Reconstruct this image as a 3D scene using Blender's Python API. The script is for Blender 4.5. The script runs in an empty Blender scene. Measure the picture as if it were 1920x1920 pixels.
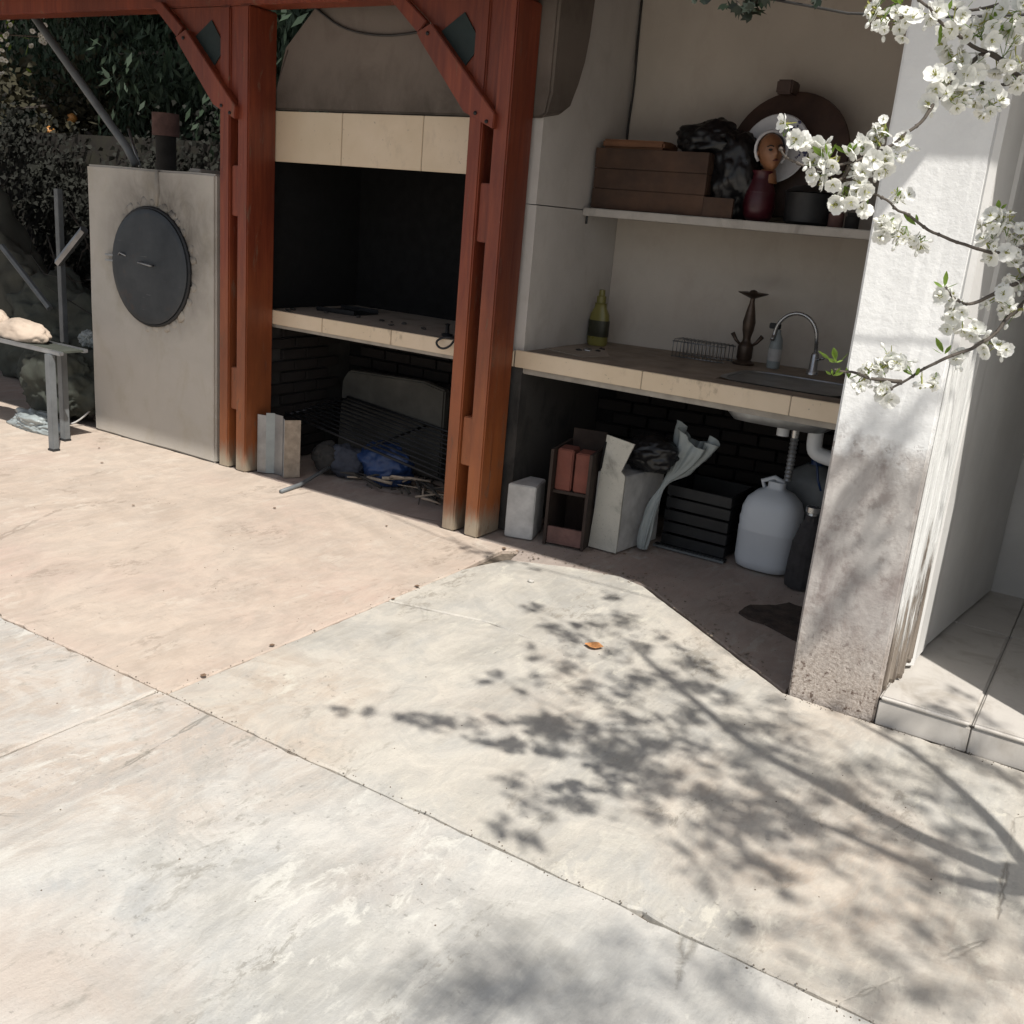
import bpy, bmesh, math, random
from mathutils import Vector, Matrix, noise
random.seed(7)
R = math.radians
scene = bpy.context.scene
col = scene.collection

# ---------------------------------------------------------------- camera
cam_d = bpy.data.cameras.new('camera')
cam_o = bpy.data.objects.new('camera', cam_d)
col.objects.link(cam_o)
AX = (0.8400294, 0.2211990, -0.4954004)
AY = (0.5359395, -0.1963121, 0.8211154)
AZ = (0.0843768, -0.9552657, -0.2834572)
M4 = Matrix(((AX[0], -AX[1], -AX[2], 0), (AY[0], -AY[1], -AY[2], 0), (AZ[0], -AZ[1], -AZ[2], 1.6), (0, 0, 0, 1)))
cam_o.matrix_world = M4
cam_d.sensor_width = 36
cam_d.lens = 36 * 1881.276 / 1920
cam_d.clip_start = 0.05
cam_d.clip_end = 300
scene.camera = cam_o

# ---------------------------------------------------------------- sky, sun, exposure
EL = R(55.5)
SUN = Vector((0.807 * math.cos(EL), -0.59 * math.cos(EL), math.sin(EL))).normalized()
world = bpy.data.worlds.new('World')
scene.world = world
world.use_nodes = True
wn = world.node_tree
sky = wn.nodes.new('ShaderNodeTexSky')
sky.sky_type = 'NISHITA'
sky.sun_disc = False
sky.sun_elevation = EL
sky.sun_rotation = math.atan2(SUN.x, SUN.y)
sky.air_density = 1.0
sky.dust_density = 1.5
bgn = wn.nodes['Background']
hs = wn.nodes.new('ShaderNodeHueSaturation')
hs.inputs['Saturation'].default_value = 0.45   # hazy, whitish spring sky
wn.links.new(sky.outputs[0], hs.inputs['Color'])
wn.links.new(hs.outputs[0], bgn.inputs[0])
bgn.inputs[1].default_value = 0.098
sun_d = bpy.data.lights.new('sun', 'SUN')
sun_d.energy = 4.6
sun_d.angle = R(0.75)
sun_d.color = (1.0, 0.96, 0.90)
sun_o = bpy.data.objects.new('sun', sun_d)
col.objects.link(sun_o)
sun_o.rotation_euler = SUN.to_track_quat('Z', 'Y').to_euler()
sun_o.location = (4, -4, 8)
scene.view_settings.view_transform = 'Standard'
scene.view_settings.look = 'None'
scene.cycles.max_bounces = 6
scene.cycles.diffuse_bounces = 3
scene.cycles.glossy_bounces = 2
scene.cycles.transmission_bounces = 3
scene.view_settings.gamma = 1
scene.view_settings.use_curve_mapping = False
scene.view_settings.exposure = 0.27

# ---------------------------------------------------------------- materials
def lin(c):
    return tuple((x / 12.92 if x <= .04045 else ((x + .055) / 1.055) ** 2.4) for x in c)

class NT:
    def __init__(self, name):
        self.m = bpy.data.materials.new(name)
        self.m.use_nodes = True
        self.t = self.m.node_tree
        self.b = self.t.nodes['Principled BSDF']
        self.tc = self.t.nodes.new('ShaderNodeTexCoord')
        self.co = self.tc.outputs['Object']
    def link(self, a, b): self.t.links.new(a, b)
    def mapping(self, scale=(1, 1, 1), rot=(0, 0, 0), loc=(0, 0, 0), co=None):
        n = self.t.nodes.new('ShaderNodeMapping')
        n.inputs['Scale'].default_value = scale
        n.inputs['Rotation'].default_value = rot
        n.inputs['Location'].default_value = loc
        self.link(co or self.co, n.inputs[0])
        return n.outputs[0]
    def noise(self, scale, detail=5, rough=.55, co=None, dist=0.0):
        n = self.t.nodes.new('ShaderNodeTexNoise')
        n.inputs['Scale'].default_value = scale
        n.inputs['Detail'].default_value = detail
        n.inputs['Roughness'].default_value = rough
        n.inputs['Distortion'].default_value = dist
        self.link(co or self.co, n.inputs['Vector'])
        return n.outputs[0]
    def voro(self, scale, co=None, feature='F1', rnd=1.0):
        n = self.t.nodes.new('ShaderNodeTexVoronoi')
        n.feature = feature
        n.inputs['Scale'].default_value = scale
        n.inputs['Randomness'].default_value = rnd
        self.link(co or self.co, n.inputs['Vector'])
        return n.outputs['Distance']
    def ramp(self, fac, stops, interp='LINEAR'):
        n = self.t.nodes.new('ShaderNodeValToRGB')
        n.color_ramp.interpolation = interp
        els = n.color_ramp.elements
        while len(els) < len(stops): els.new(.5)
        for e, (p, c) in zip(els, stops):
            e.position = p
            e.color = (c, c, c, 1) if isinstance(c, (int, float)) else (*c, 1)
        self.link(fac, n.inputs[0])
        return n.outputs[0]
    def mix(self, fac, a, b, mode='MIX'):
        n = self.t.nodes.new('ShaderNodeMix')
        n.data_type = 'RGBA'
        n.blend_type = mode
        n.clamp_factor = True
        for sock, v in ((n.inputs['Factor'], fac), (n.inputs['A'], a), (n.inputs['B'], b)):
            if isinstance(v, (int, float)) and sock.type == 'VALUE': sock.default_value = v
            elif isinstance(v, (int, float)): sock.default_value = (v, v, v, 1)
            elif isinstance(v, tuple): sock.default_value = (*v, 1)
            else: self.link(v, sock)
        # the RGBA sockets share names with others: take them by type
        return n.outputs['Result'] if n.outputs['Result'].type == 'RGBA' else n.outputs[2]
    def math(self, op, a, b=0.0, clamp=False):
        n = self.t.nodes.new('ShaderNodeMath')
        n.operation = op
        n.use_clamp = clamp
        for i, v in enumerate((a, b)):
            if isinstance(v, (int, float)): n.inputs[i].default_value = v
            else: self.link(v, n.inputs[i])
        return n.outputs[0]
    def xyz(self, co=None):
        n = self.t.nodes.new('ShaderNodeSeparateXYZ')
        self.link(co or self.co, n.inputs[0])
        return n.outputs
    def bump(self, h, strength=.3, dist=.01, normal=None):
        n = self.t.nodes.new('ShaderNodeBump')
        n.inputs['Strength'].default_value = strength
        n.inputs['Distance'].default_value = dist
        self.link(h, n.inputs['Height'])
        if normal: self.link(normal, n.inputs['Normal'])
        return n.outputs[0]
    def out(self, color=None, rough=None, normal=None, metal=None, **kw):
        def put(s, v):
            if v is None: return
            s = self.b.inputs[s]
            if isinstance(v, tuple): s.default_value = (*v, 1)
            elif isinstance(v, (int, float)): s.default_value = v
            else: self.link(v, s)
        put('Base Color', color); put('Roughness', rough); put('Metallic', metal)
        if normal: self.link(normal, self.b.inputs['Normal'])
        for k, v in kw.items(): put(k.replace('_', ' '), v)
        return self.m

def mixc(n, fac, a, b, mode='MIX'):
    """colour mix with sockets chosen by type"""
    t = n.t.nodes.new('ShaderNodeMix')
    t.data_type = 'RGBA'; t.blend_type = mode; t.clamp_factor = True
    fs = [s for s in t.inputs if s.name == 'Factor' and s.type == 'VALUE'][0]
    A = [s for s in t.inputs if s.name == 'A' and s.type == 'RGBA'][0]
    B = [s for s in t.inputs if s.name == 'B' and s.type == 'RGBA'][0]
    O = [s for s in t.outputs if s.type == 'RGBA'][0]
    for s, v in ((fs, fac), (A, a), (B, b)):
        if isinstance(v, (int, float)):
            s.default_value = v if s is fs else (v, v, v, 1)
        elif isinstance(v, tuple): s.default_value = (*v, 1)
        else: n.link(v, s)
    return O
NT.mix = mixc

MC = {}
def simple(name, c, rough=.7, var=.25, scale=9, bump=.25, bscale=60, metal=0.0, bdist=.004, **kw):
    """procedural two-tone mottled material, cached"""
    if name in MC: return MC[name]
    n = NT(name)
    c1 = tuple(x * (1 - var) for x in c); c2 = tuple(min(1, x * (1 + var)) for x in c)
    base = n.mix(n.ramp(n.noise(scale, 6, .6), [(.3, 0.0), (.7, 1.0)]), c1, c2)
    nb = n.bump(n.noise(bscale, 6, .6), bump, bdist)
    rr = n.math('MULTIPLY_ADD', n.noise(scale * 2.3, 4), .3)
    n.t.nodes[-1].inputs[2].default_value = rough - .15
    MC[name] = n.out(base, rr, nb, metal, **kw)
    return MC[name]

def concrete_slab_mat(name, tints, light, dark, pink, seed, patch=None):
    n = NT(name)
    co = n.mapping(loc=(seed, seed * .7, 0))
    big = n.noise(1.1, 5, .55, co, .4)
    b2 = n.noise(3.4, 8, .62, n.mapping((1, .55, 1), (0, 0, R(28)), (seed * 2, 3, 0)), .8)
    b3 = n.noise(14, 8, .7, n.mapping((1, .45, 1), (0, 0, R(24)), (seed, 9, 0)), .5)
    fine = n.noise(120, 5, .7, co)
    c = n.mix(n.ramp(big, [(.36, 0.0), (.62, 1.0)]), tints[0], tints[1])
    c = n.mix(n.ramp(b2, [(.46, 0.0), (.68, 1.0)]), c, tints[2])
    c = n.mix(n.math('MULTIPLY', n.ramp(n.noise(.8, 4, .5, n.mapping(loc=(seed * 3, 1, 4))), [(.47, 0.0), (.60, 1.0)]), .6), c, pink)
    cl = n.noise(2.3, 7, .72, n.mapping((1, .8, 1), (0, 0, R(15)), (seed * 7, 1, 5)), 1.6)
    c = n.mix(n.math('MULTIPLY', n.ramp(cl, [(.50, 0.0), (.53, .55), (.60, 1.0)]), .45), c, tuple(min(1, x * 1.16) for x in tints[1]))
    c = n.mix(n.math('MULTIPLY', n.ramp(cl, [(.36, 1.0), (.43, .5), (.455, 0.0)]), .5), c, tuple(x * .80 for x in tints[0]))
    md = n.noise(6.5, 6, .72, n.mapping((1, .7, 1), (0, 0, R(35)), (seed * 5, 2, 2)), 1.2)
    c = n.mix(n.math('MULTIPLY', n.ramp(md, [(.44, 0.0), (.62, 1.0)]), .42), c, tuple(x * .80 for x in tints[2]))
    br = n.noise(40, 6, .75, n.mapping((1, .12, 1), (0, 0, R(30)), (seed * 6, 2, 2)))
    c = n.mix(n.math('MULTIPLY', n.ramp(br, [(.48, 0.0), (.66, 1.0)]), .30), c, light)
    if patch:
        # old pink screed showing through in one worn patch
        s = n.xyz()
        dx = n.math('SUBTRACT', s[0], patch[0]); dy = n.math('SUBTRACT', s[1], patch[1])
        d = n.math('SQRT', n.math('ADD', n.math('MULTIPLY', dx, dx), n.math('MULTIPLY', dy, dy)))
        d = n.math('ADD', d, n.math('MULTIPLY', n.noise(3.5, 6, .7, n.mapping(loc=(seed, 4, 9)), .6), .7))
        c = n.mix(n.math('MULTIPLY', n.ramp(d, [(patch[2], 1.0), (patch[2] + .30, 0.0)]), .62), c, (.47, .385, .32))
    # flaked pale laitance
    fl = n.math('MULTIPLY', n.ramp(b3, [(.53, 0.0), (.6, 1.0)]), n.ramp(n.noise(2.2, 5, .6, n.mapping(loc=(5, seed, 2))), [(.45, 0.0), (.6, 1.0)]))
    c = n.mix(n.math('MULTIPLY', fl, .7), c, light)
    # scuffed dark streaks, sparse
    dk = n.math('MULTIPLY', n.ramp(n.noise(9, 6, .75, n.mapping((1, .3, 1), (0, 0, R(22)), (seed * 4, 2, 0)), .3), [(.58, 0.0), (.68, 1.0)]),
                n.ramp(n.noise(1.7, 3, .5, n.mapping(loc=(seed, 6, 1))), [(.5, 0.0), (.64, 1.0)]))
    c = n.mix(n.math('MULTIPLY', dk, .7), c, dark)
    # ragged dark scuffs: where a broad mask and a torn fine noise agree
    rg = n.math('MULTIPLY', n.ramp(n.noise(20, 6, .8, n.mapping((1, .5, 1), (0, 0, R(30)), (seed, 7, 3)), .4), [(.50, 0.0), (.56, 1.0)]),
                n.ramp(n.noise(3.0, 6, .7, n.mapping((1, .45, 1), (0, 0, R(30)), (seed * 2, 3, 3)), .5), [(.56, 0.0), (.62, 1.0)]))
    c = n.mix(n.math('MULTIPLY', rg, .55), c, dark)
    # small specks
    sp = n.ramp(n.voro(26, n.mapping((1, 1, .01), loc=(seed, 0, 0))), [(.02, 1.0), (.05, 0.0)])
    spm = n.math('MULTIPLY', sp, n.ramp(n.noise(5, 2, .5, n.mapping(loc=(seed, 4, 4))), [(.58, 0.0), (.62, 1.0)]))
    c = n.mix(n.math('MULTIPLY', spm, .6), c, dark)
    c = n.mix(n.math('MULTIPLY', n.ramp(fine, [(.3, 0.0), (.7, 1.0)]), .14), c, dark)
    # hairline cracks
    vc = n.voro(.55, n.mapping((1, 1, .01), loc=(seed * 1.7, 2, 0), co=n.co), 'DISTANCE_TO_EDGE')
    wob = n.math('MULTIPLY_ADD', n.noise(3.5, 6, .65, co), .05)
    n.t.nodes[-1].inputs[2].default_value = -.025
    cr = n.ramp(n.math('ABSOLUTE', n.math('ADD', vc, wob)), [(.0, 1.0), (.004, 0.0)])
    cr = n.math('MULTIPLY', cr, n.ramp(n.noise(1.3, 2, .5, n.mapping(loc=(seed, 9, 9))), [(.52, 0.0), (.58, 1.0)]))
    c = n.mix(n.math('MULTIPLY', cr, .65), c, dark)
    h = n.math('ADD', n.math('MULTIPLY', b3, .6), n.math('MULTIPLY', fine, .25))
    h = n.math('SUBTRACT', h, n.math('MULTIPLY', cr, .5))
    h = n.math('ADD', h, n.math('MULTIPLY', md, .5))
    c = n.mix(n.math('MULTIPLY', n.ramp(n.noise(300, 3, .7, co), [(.6, 0.0), (.7, 1.0)]), .35), c, dark)
    pit = n.math('MULTIPLY', n.ramp(n.noise(45, 6, .75, co), [(.60, 0.0), (.66, 1.0)]), n.ramp(n.noise(3.1, 4, .6, n.mapping(loc=(seed, 3, 8))), [(.5, 0.0), (.62, 1.0)]))
    c = n.mix(n.math('MULTIPLY', pit, .5), c, dark)
    h = n.math('SUBTRACT', h, n.math('MULTIPLY', pit, .5))
    nb = n.bump(h, .5, .012)
    return n.out(c, .82, nb)

PATCH = (-1.66, .92, .42)
slab_white = concrete_slab_mat('weathered_pale_concrete', ((.40, .388, .355), (.52, .50, .46), (.43, .43, .415)), (.62, .605, .55), (.21, .195, .165), (.46, .355, .275), 3.1, PATCH)
slab_cream = concrete_slab_mat('weathered_cream_concrete', ((.41, .385, .34), (.52, .485, .425), (.43, .42, .39)), (.60, .57, .49), (.21, .185, .15), (.47, .37, .285), 11.7)
slab_pink = concrete_slab_mat('pink_tinted_concrete', ((.475, .388, .315), (.505, .42, .345), (.46, .392, .33)), (.56, .495, .42), (.28, .225, .18), (.50, .37, .31), 6.3)
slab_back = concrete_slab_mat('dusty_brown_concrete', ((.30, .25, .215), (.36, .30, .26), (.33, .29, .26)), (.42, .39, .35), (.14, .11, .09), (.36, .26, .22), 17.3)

def plaster(name, c, crack=.0, stain=(.3, .27, .22), stain_amt=.3, scale=3, seed=0.0, bump=.3, rough=.85, soot=None):
    n = NT(name)
    co = n.mapping(loc=(seed, seed, seed))
    a = n.noise(scale, 6, .6, co, .3)
    v = n.noise(5, 8, .66, n.mapping((1.2, 1.2, .75), loc=(seed, 2, 3)), .6)
    f = n.noise(55, 6, .65, co)
    cc = n.mix(n.ramp(a, [(.35, 0.0), (.65, 1.0)]), tuple(x * .92 for x in c), tuple(min(1, x * 1.05) for x in c))
    cc = n.mix(n.math('MULTIPLY', n.ramp(v, [(.5, 0.0), (.72, 1.0)]), stain_amt), cc, stain)
    sp = n.ramp(n.noise(160, 3, .6, co), [(.64, 0.0), (.7, 1.0)])
    cc = n.mix(n.math('MULTIPLY', sp, stain_amt * .6), cc, stain)
    h = n.math('ADD', n.math('MULTIPLY', a, .4), n.math('MULTIPLY', f, .35))
    if soot:
        # a soot tide that thickens towards a point of the wall: dirt with a shape of its own
        x, y, z, r, amt = soot[:5]; xs = soot[5] if len(soot) > 5 else 1.0
        s = n.xyz()
        dx = n.math('MULTIPLY', n.math('SUBTRACT', s[0], x), xs); dz = n.math('SUBTRACT', s[2], z)
        d = n.math('SQRT', n.math('ADD', n.math('MULTIPLY', dx, dx), n.math('MULTIPLY', dz, dz)))
        d = n.math('ADD', d, n.math('MULTIPLY', n.noise(4, 6, .6, co), .3))
        k = n.ramp(n.math('DIVIDE', d, r), [(.45, 1.0), (1.0, 0.0)])
        k = n.math('MULTIPLY', k, n.ramp(n.noise(6, 7, .7, n.mapping((1, 1, .6), loc=(seed, 8, 1)), .5), [(.30, .35), (.62, 1.0)]))
        cc = n.mix(n.math('MULTIPLY', k, amt), cc, (.05, .04, .03))
    return n.out(cc, rough, n.bump(h, bump, .01))
TWIGS = [[[-0.107,2.142,1.755],[-0.189,2.029,1.819],[-0.281,1.907,1.892],[-0.328,1.865,1.916],[-0.359,1.836,1.93],[-0.385,1.807,1.946],[-0.415,1.775,1.968],[-0.443,1.753,1.99]],[[-0.168,2.077,1.86],[-0.236,1.967,1.877],[-0.285,1.91,1.869],[-0.327,1.873,1.865],[-0.352,1.848,1.866]],[[-0.244,1.96,1.917],[-0.29,1.905,1.9],[-0.322,1.877,1.915],[-0.339,1.856,1.896],[-0.362,1.828,1.852],[-0.377,1.808,1.821],[-0.384,1.799,1.796],[-0.406,1.777,1.767],[-0.439,1.761,1.742],[-0.479,1.731,1.719],[-0.523,1.709,1.707],[-0.554,1.687,1.722],[-0.571,1.68,1.741]],[[-0.466,1.745,1.721],[-0.475,1.744,1.701],[-0.49,1.73,1.687]],[[-0.048,2.198,1.671],[-0.13,2.096,1.644],[-0.217,1.988,1.619],[-0.248,1.944,1.609],[-0.282,1.909,1.609],[-0.328,1.871,1.623],[-0.356,1.846,1.634],[-0.386,1.829,1.653],[-0.414,1.802,1.673],[-0.45,1.782,1.691]],[[-0.074,2.197,1.678],[-0.145,2.075,1.604],[-0.198,1.989,1.53],[-0.218,1.945,1.488],[-0.234,1.911,1.46],[-0.267,1.874,1.44],[-0.293,1.848,1.419],[-0.314,1.833,1.406],[-0.334,1.818,1.39],[-0.352,1.802,1.37],[-0.357,1.799,1.357]],[[-0.342,1.816,1.385],[-0.367,1.79,1.384],[-0.395,1.774,1.386],[-0.419,1.759,1.389],[-0.439,1.744,1.396]],[[-0.18,2.022,1.591],[-0.215,1.968,1.561],[-0.244,1.934,1.543],[-0.263,1.91,1.522],[-0.279,1.898,1.517],[-0.3,1.885,1.529],[-0.313,1.873,1.542]],[[-0.18,2.022,1.591],[-0.199,1.989,1.535]],[[-0.246,1.943,2.004],[-0.286,1.909,1.991],[-0.336,1.883,1.979],[-0.37,1.858,1.97],[-0.404,1.819,1.974]]]
BLOOM = [[-0.465,1.768,1.942,0.024,8],[-0.437,1.776,1.938,0.022,7],[-0.479,1.762,1.955,0.015,3],[-0.402,1.801,1.957,0.02,5],[-0.366,1.83,1.954,0.03,8],[-0.326,1.86,1.948,0.04,12],[-0.29,1.894,1.961,0.04,12],[-0.299,1.891,1.914,0.045,14],[-0.277,1.919,1.886,0.03,7],[-0.369,1.84,1.899,0.024,8],[-0.341,1.858,1.885,0.028,9],[-0.375,1.823,1.863,0.022,7],[-0.349,1.842,1.838,0.026,8],[-0.321,1.876,1.851,0.03,9],[-0.302,1.882,1.832,0.02,5],[-0.379,1.817,1.827,0.012,3],[-0.436,1.768,1.783,0.016,5],[-0.441,1.768,1.765,0.012,3],[-0.398,1.789,1.758,0.018,3],[-0.418,1.776,1.744,0.02,6],[-0.464,1.743,1.754,0.016,5],[-0.437,1.762,1.725,0.02,6],[-0.515,1.718,1.751,0.014,5],[-0.496,1.726,1.728,0.016,5],[-0.521,1.708,1.725,0.014,4],[-0.465,1.746,1.715,0.016,5],[-0.562,1.68,1.776,0.012,2],[-0.542,1.689,1.753,0.012,3],[-0.517,1.721,1.702,0.016,4],[-0.495,1.728,1.695,0.016,3],[-0.468,1.747,1.681,0.022,8],[-0.481,1.744,1.663,0.012,3],[-0.447,1.752,1.691,0.014,4],[-0.44,1.765,1.657,0.008,2],[-0.396,1.816,1.675,0.016,4],[-0.415,1.813,1.637,0.014,5],[-0.387,1.819,1.622,0.018,7],[-0.361,1.845,1.615,0.016,6],[-0.416,1.813,1.62,0.008,2],[-0.269,1.931,1.653,0.022,6],[-0.246,1.943,1.664,0.016,4],[-0.269,1.931,1.618,0.016,4],[-0.244,1.955,1.604,0.026,7],[-0.225,1.967,1.64,0.016,4],[-0.214,1.978,1.57,0.026,8],[-0.232,1.945,1.532,0.028,9],[-0.205,1.967,1.512,0.02,5],[-0.312,1.883,1.529,0.018,5],[-0.284,1.896,1.5,0.026,8],[-0.296,1.893,1.48,0.014,3],[-0.253,1.909,1.471,0.016,5],[-0.229,1.921,1.451,0.016,4],[-0.21,1.933,1.448,0.014,3],[-0.266,1.884,1.428,0.014,4],[-0.371,1.814,1.424,0.014,4],[-0.348,1.818,1.414,0.016,5],[-0.373,1.801,1.402,0.014,4],[-0.401,1.771,1.374,0.012,3],[-0.371,1.798,1.37,0.013,4],[-0.355,1.799,1.354,0.01,2],[-0.287,1.846,1.388,0.01,2],[-0.391,1.786,1.396,0.01,3],[-0.31,1.832,1.386,0.008,1]]
LEAF = [[-0.44,1.745,1.405,0.02,9],[-0.44,1.742,1.383,0.016,5],[-0.417,1.758,1.38,0.014,4],[-0.324,1.83,1.393,0.016,4],[-0.504,1.723,1.727,0.026,8],[-0.476,1.741,1.738,0.018,4],[-0.381,1.816,1.96,0.014,3],[-0.441,1.77,1.963,0.024,5],[-0.311,1.874,1.942,0.04,8],[-0.385,1.823,1.915,0.012,2],[-0.406,1.813,1.681,0.01,2],[-0.369,1.843,1.638,0.01,2],[-0.291,1.87,1.432,0.012,3],[-0.265,1.941,1.675,0.01,2],[-0.313,1.873,1.542,0.008,3],[-0.322,1.865,1.925,0.03,6]]
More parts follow.
